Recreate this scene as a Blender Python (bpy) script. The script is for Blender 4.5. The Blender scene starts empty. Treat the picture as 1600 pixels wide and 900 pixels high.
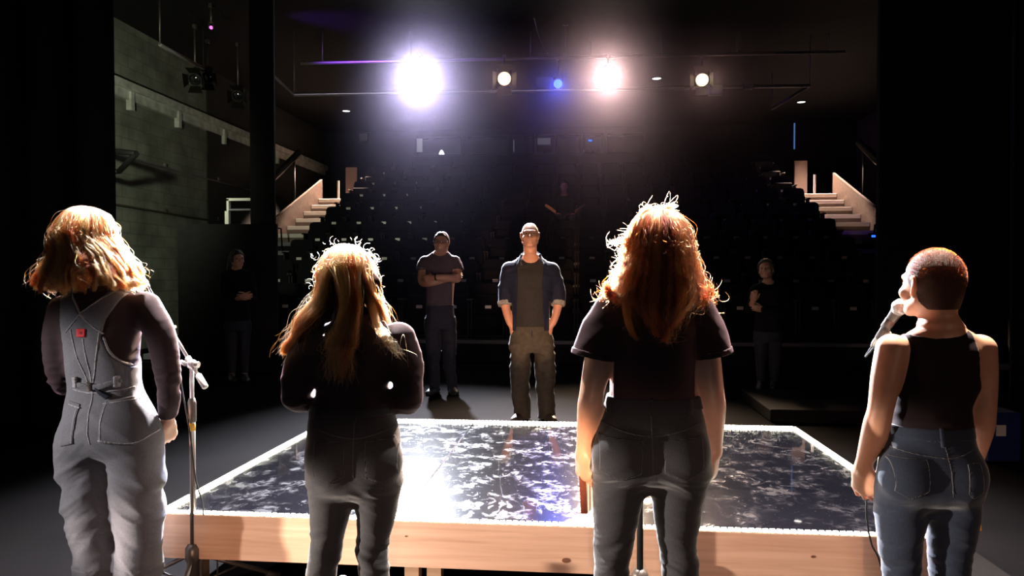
import bpy, math, random
import numpy as np
from mathutils import Vector, Matrix, Quaternion

C = bpy.context.scene
COL = C.collection
rng = np.random.default_rng(11)
random.seed(5)

# ------------------------------------------------------------------ camera
FPX, CAMH = 1109.0, 1.38
PSI, TH = math.radians(5.5), math.atan(22 / FPX)
c_f = Vector((-math.sin(PSI) * math.cos(TH), math.cos(PSI) * math.cos(TH), -math.sin(TH)))
c_r = Vector((math.cos(PSI), math.sin(PSI), 0))
c_u = c_r.cross(c_f)
c_o = Vector((0, 0, CAMH))
cam = bpy.data.objects.new('camera', bpy.data.cameras.new('camera'))
COL.objects.link(cam)
cam.location = c_o
cam.rotation_euler = Matrix((c_r, c_u, -c_f)).transposed().to_euler()
cam.data.sensor_width = 36
cam.data.lens = 36 * FPX / 1600
cam.data.clip_start = 0.05
C.camera = cam


def P(px, py, d):
    """point of the room seen at a pixel of the 1600x900 photograph, d metres along the camera axis"""
    return c_o + c_f * d + c_r * ((px - 800) / FPX * d) + c_u * (-(py - 450) / FPX * d)


def PZ(px, py, z):
    """the same, on the horizontal plane at height z"""
    v = c_f + c_r * ((px - 800) / FPX) + c_u * (-(py - 450) / FPX)
    t = (z - CAMH) / v.z
    return c_o + v * t


# ------------------------------------------------------------------ world, exposure
w = bpy.data.worlds.new('World')
C.world = w
w.use_nodes = True
w.node_tree.nodes['Background'].inputs[0].default_value = (0.02, 0.018, 0.03, 1)
w.node_tree.nodes['Background'].inputs[1].default_value = 0.01
C.view_settings.view_transform = 'Standard'
C.view_settings.look = 'None'
C.view_settings.gamma = 1
C.view_settings.use_curve_mapping = False
C.view_settings.exposure = 0
C.cycles.max_bounces = 8
C.cycles.transparent_max_bounces = 12
C.cycles.volume_bounces = 0
C.cycles.use_denoising = True
C.cycles.sample_clamp_indirect = 6
C.cycles.caustics_reflective = True


def spot(name, loc, target, energy, color, size, blend=.3, radius=.06, aspect=1.0, ax=1.0):
    l = bpy.data.lights.new(name, 'SPOT')
    l.energy, l.color, l.spot_size, l.spot_blend, l.shadow_soft_size = energy, color, math.radians(size), blend, radius
    o = bpy.data.objects.new(name, l)
    COL.objects.link(o)
    o.location = loc
    o.rotation_euler = (Vector(target) - Vector(loc)).to_track_quat('-Z', 'Y').to_euler()
    o.scale = (ax, aspect, 1)
    return o


WARM = (1.0, .66, .42)
RIG = {                                              # lamps on the lighting pipes
    'white': P(655, 118, 12.8), 'left_fresnel': P(788, 123, 12.9), 'blue': P(872, 131, 13.0),
    'warm': P(950, 117, 12.9), 'right_fresnel': P(1097, 125, 13.0)}
spot('white_key_light', RIG['white'] + Vector((0, -.2, -.06)), (-.35, 3.3, .8), 52000, (.84, .88, 1.0), 58, 1, .11, 1, .66)
spot('warm_key_light', RIG['warm'] + Vector((0, -.2, -.06)), (-.2, 3.3, .8), 26000, (1.0, .74, .5), 58, 1, .10, 1, .64)
spot('fresnel_light', RIG['left_fresnel'] + Vector((0, -.2, -.06)), (-.5, 3.2, .8), 900, WARM, 40, .5, .08)
spot('fresnel_light', RIG['right_fresnel'] + Vector((0, -.2, -.06)), (.5, 3.2, .8), 900, WARM, 40, .5, .08)
spot('blue_light', RIG['blue'] + Vector((0, -.2, -.04)), (0, 3.6, .8), 3800, (.05, .12, 1.0), 40, 1, .05)
# downlights in the ceiling over the two flights of stairs
DOWN = [P(541, 179, 19.2), P(1252, 168, 18.2), P(1026, 127, 16.0)]
for q, e, dx in zip(DOWN, (5200, 5200, 30), (-.35, .35, 0)):
    q.z = 5.74
    spot('stair_downlight_lamp', q - Vector((0, 0, .05)), q - Vector((-dx, 1.6, 5)), e, (1.0, .72, .55), 58, .3, .05)
spot('violet_light', P(330, 43, 11.6) + Vector((.1, .25, -.02)), (1.2, 14.5, 5.2), 700, (.34, .10, 1.0), 50, 1, .05)
# work light behind the left leg curtain, grazing the side wall
spot('work_light', (-5.6, 7.2, 3.2), (-8.0, 11.6, 2.6), 380, (.95, 1.0, .70), 110, .8, .1)
# unseen booms upstage of the singers, plus fills added to brighten the fascia
spot('boom_fill_light', (-4.3, .5, 1.70), (-1.84, 2.62, .66), 620, (1.0, .93, .90), 19, .6, .05)
spot('boom_fill_light', (-4.4, 1.25, .42), (1.4, 2.7, .27), 2000, (1.0, .82, .70), 29, .35, .05, .5)
spot('boom_fill_light', (.1, -1.5, .30), (.1, 3.0, .24), 150, (1.0, .62, .46), 62, .4, .05, .36)  # added fill, softens the shadows on the fascia
spot('boom_fill_light', (-.9, -1.2, .30), (-1.22, 3.0, .22), 190, (1.0, .56, .30), 13, .5, .05)  # added lamp, brightens the left end of the fascia
spot('boom_fill_light', (0, -1.7, .35), (-.50, 6.7, 1.15), 3000, (1.0, .54, .30), 9, .5, .05)
spot('boom_fill_light', (2.7, -.9, 1.55), (1.46, 2.25, 1.22), 34, (1.0, .55, .36), 20, .5, .05)
# top lights hung over the platform, above the picture
spot('top_back_light', (-1.9, 4.1, 5.55), (-1.25, 2.45, 1.3), 11000, (1.0, .93, .88), 32, .7, .08)
spot('top_back_light', (1.5, 4.1, 5.55), (.85, 2.3, 1.3), 8000, (1.0, .86, .74), 32, .7, .08)
spot('top_back_light', (-.9, 8.7, 5.6), (-.5, 6.7, 1.5), 5000, (.96, .95, 1.0), 20, .7, .08)


# ------------------------------------------------------------------ object helpers
def tag(o, label=None, cat=None, group=None, kind=None):
    if label: o['label'] = label
    if cat: o['category'] = cat
    if group: o['group'] = group
    if kind: o['kind'] = kind
    return o


def empty(name, loc=(0, 0, 0), rz=0):
    o = bpy.data.objects.new(name, None)
    COL.objects.link(o)
    o.empty_display_size = .05
    o.location = loc
    o.rotation_euler = (0, 0, rz)
    return o


def link_mesh(name, me, m, parent=None, smooth=False):  # lower unlit steps: shade painted in with black treads and grey nosings
    if m: me.materials.append(m)
    o = bpy.data.objects.new(name, me)
    COL.objects.link(o)
    if parent: o.parent = parent
    if smooth:
        me.polygons.foreach_set('use_smooth', np.ones(len(me.polygons), bool))
    return o


class MB:
    """collects simple solids into one mesh"""

    def __init__(s):
        s.v, s.f, s.sm = [], [], []

    def add(s, vs, fs, sm=False):
        b = len(s.v)
        s.v += [tuple(p) for p in vs]
        s.f += [tuple(i + b for i in f) for f in fs]
        s.sm += [sm] * len(fs)
        return s

    def box(s, lo, hi, bev=0.0, M=None):
        x0, y0, z0 = lo
        x1, y1, z1 = hi
        if bev <= 0:
            vs = [(x0, y0, z0), (x1, y0, z0), (x1, y1, z0), (x0, y1, z0), (x0, y0, z1), (x1, y0, z1), (x1, y1, z1), (x0, y1, z1)]
            fs = [(3, 2, 1, 0), (4, 5, 6, 7), (0, 1, 5, 4), (1, 2, 6, 5), (2, 3, 7, 6), (3, 0, 4, 7)]
        else:
            c = bev
            vs, fs = [], []
            lo_, hi_ = (x0, y0, z0), (x1, y1, z1)
            idx = {}
            for sx in (0, 1):
                for sy in (0, 1):
                    for sz in (0, 1):
                        base = [(lo_, hi_)[q][i] for i, q in enumerate((sx, sy, sz))]
                        for ax in range(3):
                            p = [base[i] if i == ax else base[i] + (c if (sx, sy, sz)[i] == 0 else -c) for i in range(3)]
                            idx[(sx, sy, sz, ax)] = len(vs)
                            vs.append(p)
            for ax in range(3):
                a, b = [i for i in range(3) if i != ax]
                for q in (0, 1):
                    loop = []
                    for (u, v_) in ((0, 0), (1, 0), (1, 1), (0, 1)):
                        k = [0, 0, 0]
                        k[ax], k[a], k[b] = q, u, v_
                        loop.append(idx[(*k, ax)])
                    fl = (q == 1) ^ (ax == 1)
                    fs.append(tuple(loop) if fl else tuple(reversed(loop)))
            for ax in range(3):
                a, b = [i for i in range(3) if i != ax]
                for u in (0, 1):
                    for v_ in (0, 1):
                        k0, k1 = [0, 0, 0], [0, 0, 0]
                        k0[ax], k1[ax] = 0, 1
                        k0[a] = k1[a] = u
                        k0[b] = k1[b] = v_
                        fs.append((idx[(*k0, a)], idx[(*k1, a)], idx[(*k1, b)], idx[(*k0, b)]))
            for sx in (0, 1):
                for sy in (0, 1):
                    for sz in (0, 1):
                        fs.append(tuple(idx[(sx, sy, sz, i)] for i in range(3)))
        if M is not None:
            vs = [M @ Vector(p) for p in vs]
        return s.add(vs, fs)

    def tube(s, pts, r, n=10, cap=True, sm=True):
        pts = [Vector(p) for p in pts]
        rs = r if isinstance(r, (list, tuple)) else [r] * len(pts)
        vs, fs = [], []
        t0 = (pts[1] - pts[0]).normalized()
        ref = Vector((0, 0, 1)) if abs(t0.z) < .9 else Vector((1, 0, 0))
        u = t0.cross(ref).normalized()
        for i, p in enumerate(pts):
            a = pts[max(i - 1, 0)]
            b = pts[min(i + 1, len(pts) - 1)]
            t = (b - a).normalized()
            u = (u - t * u.dot(t)).normalized()
            w_ = t.cross(u)
            for k in range(n):
                an = 2 * math.pi * k / n
                vs.append(p + (u * math.cos(an) + w_ * math.sin(an)) * rs[i])
        for i in range(len(pts) - 1):
            for k in range(n):
                fs.append((i * n + k, i * n + (k + 1) % n, (i + 1) * n + (k + 1) % n, (i + 1) * n + k))
        s.add(vs, fs, sm)
        if cap:
            b = len(s.v) - len(vs)
            s.f += [tuple(b + k for k in reversed(range(n))), tuple(b + (len(pts) - 1) * n + k for k in range(n))]
            s.sm += [False, False]
        return s

    def lathe(s, prof, n=24, M=None, sm=True):
        """prof: list of (r, z) turned about z"""
        vs, fs = [], []
        for (r, z) in prof:
            for k in range(n):
                an = 2 * math.pi * k / n
                vs.append(Vector((r * math.cos(an), r * math.sin(an), z)))
        for i in range(len(prof) - 1):
            for k in range(n):
                fs.append((i * n + k, i * n + (k + 1) % n, (i + 1) * n + (k + 1) % n, (i + 1) * n + k))
        if M is not None: vs = [M @ p for p in vs]
        return s.add(vs, fs, sm)

    def sphere(s, c, r, n=14, M=None):
        prof = [(max(1e-5, math.sin(math.pi * i / n)), -math.cos(math.pi * i / n)) for i in range(n + 1)]
        rr = r if isinstance(r, (tuple, list)) else (r, r, r)
        T = Matrix.Translation(c) @ (M if M is not None else Matrix()) @ Matrix.Diagonal((*rr, 1))
        return s.lathe(prof, n * 2, T)

    def prism(s, poly, z0, z1, M=None):
        n = len(poly)
        vs = [Vector((x, y, z0)) for x, y in poly] + [Vector((x, y, z1)) for x, y in poly]
        fs = [tuple(reversed(range(n))), tuple(range(n, 2 * n))] + [(i, (i + 1) % n, n + (i + 1) % n, n + i) for i in range(n)]
        if M is not None: vs = [M @ p for p in vs]
        return s.add(vs, fs)

    def mesh(s, name):
        me = bpy.data.meshes.new(name)
        me.from_pydata([tuple(p) for p in s.v], [], s.f)
        me.polygons.foreach_set('use_smooth', np.array(s.sm, bool))
        me.update()
        return me

    def build(s, name, m, parent=None):
        return link_mesh(name, s.mesh(name), m, parent)


def smooth_path(pts, n=8):
    """Catmull-Rom through points of any dimension"""
    A = np.array([tuple(p) for p in pts], float)
    A = np.vstack([2 * A[0] - A[1], A, 2 * A[-1] - A[-2]])
    out = []
    for i in range(1, len(A) - 2):
        for t in np.arange(n) / n:
            p0, p1, p2, p3 = A[i - 1:i + 3]
            out.append(.5 * (2 * p1 + (p2 - p0) * t + (2 * p0 - 5 * p1 + 4 * p2 - p3) * t * t + (3 * p1 - p0 - 3 * p2 + p3) * t ** 3))
    out.append(A[-2])
    return np.array(out)


def copy_tree(o, parent=None):
    c = o.copy()
    COL.objects.link(c)
    if parent:
        c.parent = parent
    for ch in list(o.children):
        copy_tree(ch, c)
    return c


# ------------------------------------------------------------------ materials
def mat(name, base=(.5, .5, .5), rough=.5, metal=0.0, spec=.5, emit=None, estr=0, sheen=0.0, sss=0.0, coat=0.0,
        nscale=0, namp=0.0, bump=0.0, bscale=60, stretch=(1, 1, 1), trans=0.0, sheen_tint=None):
    m = bpy.data.materials.new(name)
    m.use_nodes = True
    nt = m.node_tree
    b = nt.nodes['Principled BSDF']
    I = b.inputs
    I['Base Color'].default_value = (*base, 1)
    I['Roughness'].default_value = rough
    I['Metallic'].default_value = metal
    I['Specular IOR Level'].default_value = spec
    I['Sheen Weight'].default_value = sheen
    I['Sheen Roughness'].default_value = .4
    if sheen_tint: I['Sheen Tint'].default_value = (*sheen_tint, 1)
    I['Subsurface Weight'].default_value = sss
    I['Subsurface Radius'].default_value = (1, .28, .14)
    I['Subsurface Scale'].default_value = .018
    I['Coat Weight'].default_value = coat
    I['Transmission Weight'].default_value = trans
    if emit:
        I['Emission Color'].default_value = (*emit, 1)
        I['Emission Strength'].default_value = estr
    if nscale or bump:
        tc = nt.nodes.new('ShaderNodeTexCoord')
        mp = nt.nodes.new('ShaderNodeMapping')
        mp.inputs['Scale'].default_value = stretch
        nt.links.new(tc.outputs['Object'], mp.inputs['Vector'])
    if nscale:
        n = nt.nodes.new('ShaderNodeTexNoise')
        n.inputs['Scale'].default_value = nscale
        n.inputs['Detail'].default_value = 6
        nt.links.new(mp.outputs[0], n.inputs['Vector'])
        r = nt.nodes.new('ShaderNodeMapRange')
        r.inputs['From Min'].default_value, r.inputs['From Max'].default_value = .3, .7
        r.inputs['To Min'].default_value, r.inputs['To Max'].default_value = 1 - namp, 1 + namp
        nt.links.new(n.outputs[0], r.inputs[0])
        mx = nt.nodes.new('ShaderNodeMix')
        mx.data_type, mx.blend_type = 'RGBA', 'MULTIPLY'
        mx.inputs[0].default_value = 1
        mx.inputs[6].default_value = (*base, 1)
        nt.links.new(r.outputs[0], mx.inputs[7])
        nt.links.new(mx.outputs[2], I['Base Color'])
    if bump:
        n2 = nt.nodes.new('ShaderNodeTexNoise')
        n2.inputs['Scale'].default_value = bscale
        n2.inputs['Detail'].default_value = 4
        nt.links.new(mp.outputs[0], n2.inputs['Vector'])
        bp = nt.nodes.new('ShaderNodeBump')
        bp.inputs['Strength'].default_value = bump
        bp.inputs['Distance'].default_value = .004
        nt.links.new(n2.outputs[0], bp.inputs['Height'])
        nt.links.new(bp.outputs[0], I['Normal'])
    return m


M = {}
M['skin'] = mat('skin', (.62, .33, .21), .45, sss=.22, nscale=40, namp=.06)
M['skin_pale'] = mat('pale_skin', (.68, .42, .31), .42, sss=.22, nscale=40, namp=.06)
M['skin_red'] = mat('ruddy_skin', (.52, .27, .19), .5, sss=.2, nscale=40, namp=.06)
M['black_knit'] = mat('black_knit', (.034, .018, .022), .8, spec=.25, sheen=.16, sheen_tint=(.8, .5, .65), bump=.15, bscale=500)
M['black_jersey'] = mat('black_jersey', (.046, .024, .029), .8, spec=.25, sheen=.16, sheen_tint=(.8, .5, .62), bump=.12, bscale=400)
M['tank_cotton'] = mat('tank_cotton', (.016, .010, .012), .85, spec=.15, sheen=.12, sheen_tint=(.8, .6, .7), bump=.12, bscale=500)
M['grey_denim'] = mat('grey_denim', (.145, .145, .165), .85, spec=.2, sheen=.15, nscale=170, namp=.14, bump=.25, bscale=420)
M['denim_seam'] = mat('denim_seam', (.34, .33, .35), .85, spec=.2, nscale=160, namp=.3, bump=.5, bscale=260)
M['black_denim'] = mat('black_denim', (.030, .031, .036), .8, spec=.25, sheen=.25, nscale=200, namp=.18, bump=.25, bscale=450)
M['blue_denim'] = mat('blue_denim', (.016, .024, .044), .8, spec=.25, sheen=.3, nscale=200, namp=.2, bump=.25, bscale=450)
M['dark_jean'] = mat('dark_jean', (.02, .022, .035), .85, spec=.2, nscale=30, namp=.2)
M['dark_seam'] = mat('dark_seam', (.08, .085, .095), .85, spec=.2)
M['red_patch'] = mat('red_patch', (.75, .02, .03), .6)
M['red_dark'] = mat('red_stitch', (.32, .01, .02), .7)
M['navy'] = mat('navy_cotton', (.004, .0065, .022), .8, spec=.25, sheen=.1, sheen_tint=(.6, .75, 1), nscale=20, namp=.2, bump=.15, bscale=300)
M['navy_in'] = mat('cuff_lining', (.2, .2, .2), .85, nscale=50, namp=.4)
M['charcoal_tee'] = mat('charcoal_tee', (.02, .019, .02), .85, spec=.25, nscale=60, namp=.2, bump=.1, bscale=300)
M['plum_tee'] = mat('plum_tee', (.075, .055, .07), .85, spec=.25, nscale=40, namp=.15)
M['khaki'] = mat('dark_khaki', (.05, .044, .036), .8, spec=.25, nscale=25, namp=.25, bump=.2, bscale=200)
M['shoe'] = mat('shoe_leather', (.05, .03, .02), .5)
M['shoe_black'] = mat('shoe_black', (.012, .012, .014), .5)
M['shoe_white'] = mat('shoe_sole', (.5, .48, .45), .6)
M['eye'] = mat('eye', (.03, .02, .02), .15)
M['hair_short'] = mat('cropped_hair', (.05, .019, .011), .7, spec=.3, nscale=260, namp=.5, bump=.6, bscale=420)
M['hair_dark'] = mat('short_dark_hair', (.035, .02, .015), .6, nscale=120, namp=.4, bump=.6, bscale=200)
M['hair_base_red'] = mat('hair_undercoat', (.045, .016, .008), .75, spec=.1, nscale=60, namp=.4, stretch=(5, 5, .6))
M['hair_base_gold'] = mat('hair_undercoat_gold', (.13, .06, .03), .75, spec=.1, nscale=60, namp=.4, stretch=(5, 5, .6))
M['chrome'] = mat('bright_metal', (.75, .74, .72), .3, .7)
M['gunmetal'] = mat('dark_metal', (.13, .11, .10), .38, .6)
M['black_metal'] = mat('black_metal', (.015, .015, .016), .45, .3)
M['rubber'] = mat('rubber', (.012, .012, .012), .7)
M['mesh_grille'] = mat('mic_grille', (.62, .58, .55), .4, .35, bump=1, bscale=900)
M['yellow_tape'] = mat('yellow_tape', (.75, .42, .04), .6)
M['white_plastic'] = mat('white_plastic', (.72, .72, .66), .45)
M['book_red'] = mat('book_cover', (.12, .026, .014), .6, nscale=90, namp=.2)
M['paper'] = mat('paper', (.72, .66, .52), .8, nscale=300, namp=.15, stretch=(1, 12, 1))
M['book_orange'] = mat('book_orange', (.85, .34, .04), .6)
M['black_paint'] = mat('black_paint', (.007, .007, .008), .8, spec=.15, nscale=8, namp=.3)
M['velour'] = mat('black_velour', (.006, .006, .007), .95, spec=.1, nscale=6, namp=.3)
M['plate'] = mat('seat_plate', (.55, .52, .52), .4, .4)
M['seat_cloth'] = mat('seat_cloth', (.007, .0065, .009), .9, spec=.08, nscale=40, namp=.2)
M['seat_shell'] = mat('seat_shell', (.02, .017, .017), .6, spec=.2)
M['oak'] = mat('stair_wood', (.15, .105, .085), .5, nscale=6, namp=.2, stretch=(2, 14, 14))
M['ply'] = mat('plywood_stringer', (.075, .045, .032), .6, nscale=5, namp=.35, stretch=(1, 3, 3))
M['nosing'] = mat('stair_nosing', (.85, .80, .76), .45)
M['pipe'] = mat('rig_pipe', (.34, .30, .33), .4, .7)
M['glass_dark'] = mat('booth_glass', (.01, .01, .012), .08, spec=.5)
M['grey_box'] = mat('grey_enamel', (.16, .16, .2), .5)
M['blue_box'] = mat('blue_plastic', (.003, .01, .07), .5)


def emis(name, col, s):
    return mat(name, (0, 0, 0), .5, emit=col, estr=s)


M['led'] = emis('led_bead', (1.0, .95, .74), 34)
M['lens_white'] = emis('lens_white', (.96, .97, 1.0), 160)
M['lens_warm'] = emis('lens_warm', (1.0, .86, .68), 70)
M['lens_fresnel'] = emis('lens_fresnel', (1.0, .70, .40), 2.4)
M['lens_blue'] = emis('lens_blue', (.012, .03, 1.0), 14)
M['lens_magenta'] = emis('lens_magenta', (1.0, .1, .9), 3.5)
M['downlight'] = emis('downlight_glow', (1.0, .93, .88), 6)
M['sign_blue'] = emis('sign_blue', (.02, .12, 1.0), 2.2)
M['line_blue'] = emis('line_blue', (.12, .3, .8), .45)
M['screen_grey'] = emis('screen_grey', (.5, .5, .62), .10)
M['screen_dim'] = emis('screen_dim', (.45, .42, .5), .035)
M['desk_lamp'] = emis('desk_lamp', (.85, .85, 1.0), 1.6)


# ------------------------------------------------------------------ implicit bodies: round limbs blended into one surface
def vnoise(p, seed=0):
    """value noise for (N,3) points, about -1..1"""
    p = np.asarray(p, np.float32)
    i = np.floor(p).astype(np.int64)
    f = (p - i).astype(np.float32)
    f = f * f * (3 - 2 * f)

    def hsh(a, b, c):
        h = (a * 374761393 + b * 668265263 + c * 2147483647 + seed * 974634777) & 0xffffffff
        h = ((h ^ (h >> 13)) * 1274126177) & 0xffffffff
        return ((h ^ (h >> 16)) & 0xffff).astype(np.float32) / 32767.5 - 1
    o = 0
    for dx in (0, 1):
        wx = f[:, 0] if dx else 1 - f[:, 0]
        for dy in (0, 1):
            wy = f[:, 1] if dy else 1 - f[:, 1]
            for dz in (0, 1):
                wz = f[:, 2] if dz else 1 - f[:, 2]
                o = o + wx * wy * wz * hsh(i[:, 0] + dx, i[:, 1] + dy, i[:, 2] + dz)
    return o


def nets(F, h, o):
    """naive surface nets -> verts, quads"""
    S = F < 0
    nx, ny, nz = F.shape
    cnt = np.zeros((nx - 1, ny - 1, nz - 1), np.uint8)
    offs = [(a, b, c) for a in (0, 1) for b in (0, 1) for c in (0, 1)]
    for a, b, c in offs:
        cnt += S[a:nx - 1 + a, b:ny - 1 + b, c:nz - 1 + c]
    act = (cnt > 0) & (cnt < 8)
    I, J, K = np.nonzero(act)
    vals = np.stack([F[I + a, J + b, K + c] for a, b, c in offs], 1)
    acc = np.zeros((len(I), 3), np.float32)
    n = np.zeros(len(I), np.float32)
    for e0 in range(8):
        for ax in range(3):
            if offs[e0][ax]: continue
            q = list(offs[e0])
            q[ax] = 1
            e1 = offs.index(tuple(q))
            va, vb = vals[:, e0], vals[:, e1]
            m = (va < 0) != (vb < 0)
            t = np.where(m, va / np.where(m, va - vb, 1), 0)
            base = np.array(offs[e0], np.float32)
            pt = np.repeat(base[None], len(I), 0)
            pt[:, ax] = t
            acc += pt * m[:, None]
            n += m
    V = (np.stack([I, J, K], 1) + acc / n[:, None]) * h + np.array(o, np.float32)
    idx = np.full(act.shape, -1, np.int32)
    idx[I, J, K] = np.arange(len(I))
    quads = []
    for ax in range(3):
        sl0, sl1 = [slice(None)] * 3, [slice(None)] * 3
        sl0[ax], sl1[ax] = slice(0, -1), slice(1, None)
        d = S[tuple(sl0)] != S[tuple(sl1)]
        b_, c_ = (ax + 1) % 3, (ax + 2) % 3
        inner = [slice(None)] * 3
        inner[b_], inner[c_] = slice(1, -1), slice(1, -1)
        d = d[tuple(inner)]
        g = list(np.nonzero(d))
        g[b_] = g[b_] + 1
        g[c_] = g[c_] + 1
        inside = S[g[0], g[1], g[2]]

        def cell(db, dc):
            q = [x for x in g]
            q[b_] = q[b_] - db
            q[c_] = q[c_] - dc
            return idx[q[0], q[1], q[2]]
        Q = np.stack([cell(1, 1), cell(0, 1), cell(0, 0), cell(1, 0)], 1)
        Q = np.where(inside[:, None], Q, Q[:, ::-1])
        quads.append(Q)
    Q = np.vstack(quads)
    Q = Q[(Q >= 0).all(1)]
    return V, Q


def np_mesh(name, V, Q):
    me = bpy.data.meshes.new(name)
    me.vertices.add(len(V))
    me.vertices.foreach_set('co', V.astype(np.float32).ravel())
    me.loops.add(len(Q) * 4)
    me.loops.foreach_set('vertex_index', Q.astype(np.int32).ravel())
    me.polygons.add(len(Q))
    me.polygons.foreach_set('loop_start', np.arange(len(Q), dtype=np.int32) * 4)
    me.polygons.foreach_set('use_smooth', np.ones(len(Q), bool))
    me.update(calc_edges=True)
    return me


def interp_rows(z, Z, A):
    """smooth monotone interpolation of columns A at heights Z"""
    Z = np.asarray(Z, float)
    o = np.argsort(Z)
    Z, A = Z[o], np.asarray(A, float)[o]
    h = np.diff(Z)
    dl = np.diff(A, axis=0) / h[:, None]
    m = np.zeros_like(A)
    m[0], m[-1] = dl[0], dl[-1]
    for i in range(1, len(Z) - 1):
        s = dl[i - 1] * dl[i]
        m[i] = np.where(s > 0, 2 * s / np.where(s > 0, dl[i - 1] + dl[i], 1), 0)
    zc = np.clip(z, Z[0], Z[-1])
    k = np.clip(np.searchsorted(Z, zc) - 1, 0, len(h) - 1)
    t = ((zc - Z[k]) / h[k])[:, None]
    hh = h[k][:, None]
    return ((2 * t ** 3 - 3 * t ** 2 + 1) * A[k] + (t ** 3 - 2 * t ** 2 + t) * hh * m[k] + (-2 * t ** 3 + 3 * t ** 2) * A[k + 1] + (t ** 3 - t ** 2) * hh * m[k + 1])


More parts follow.
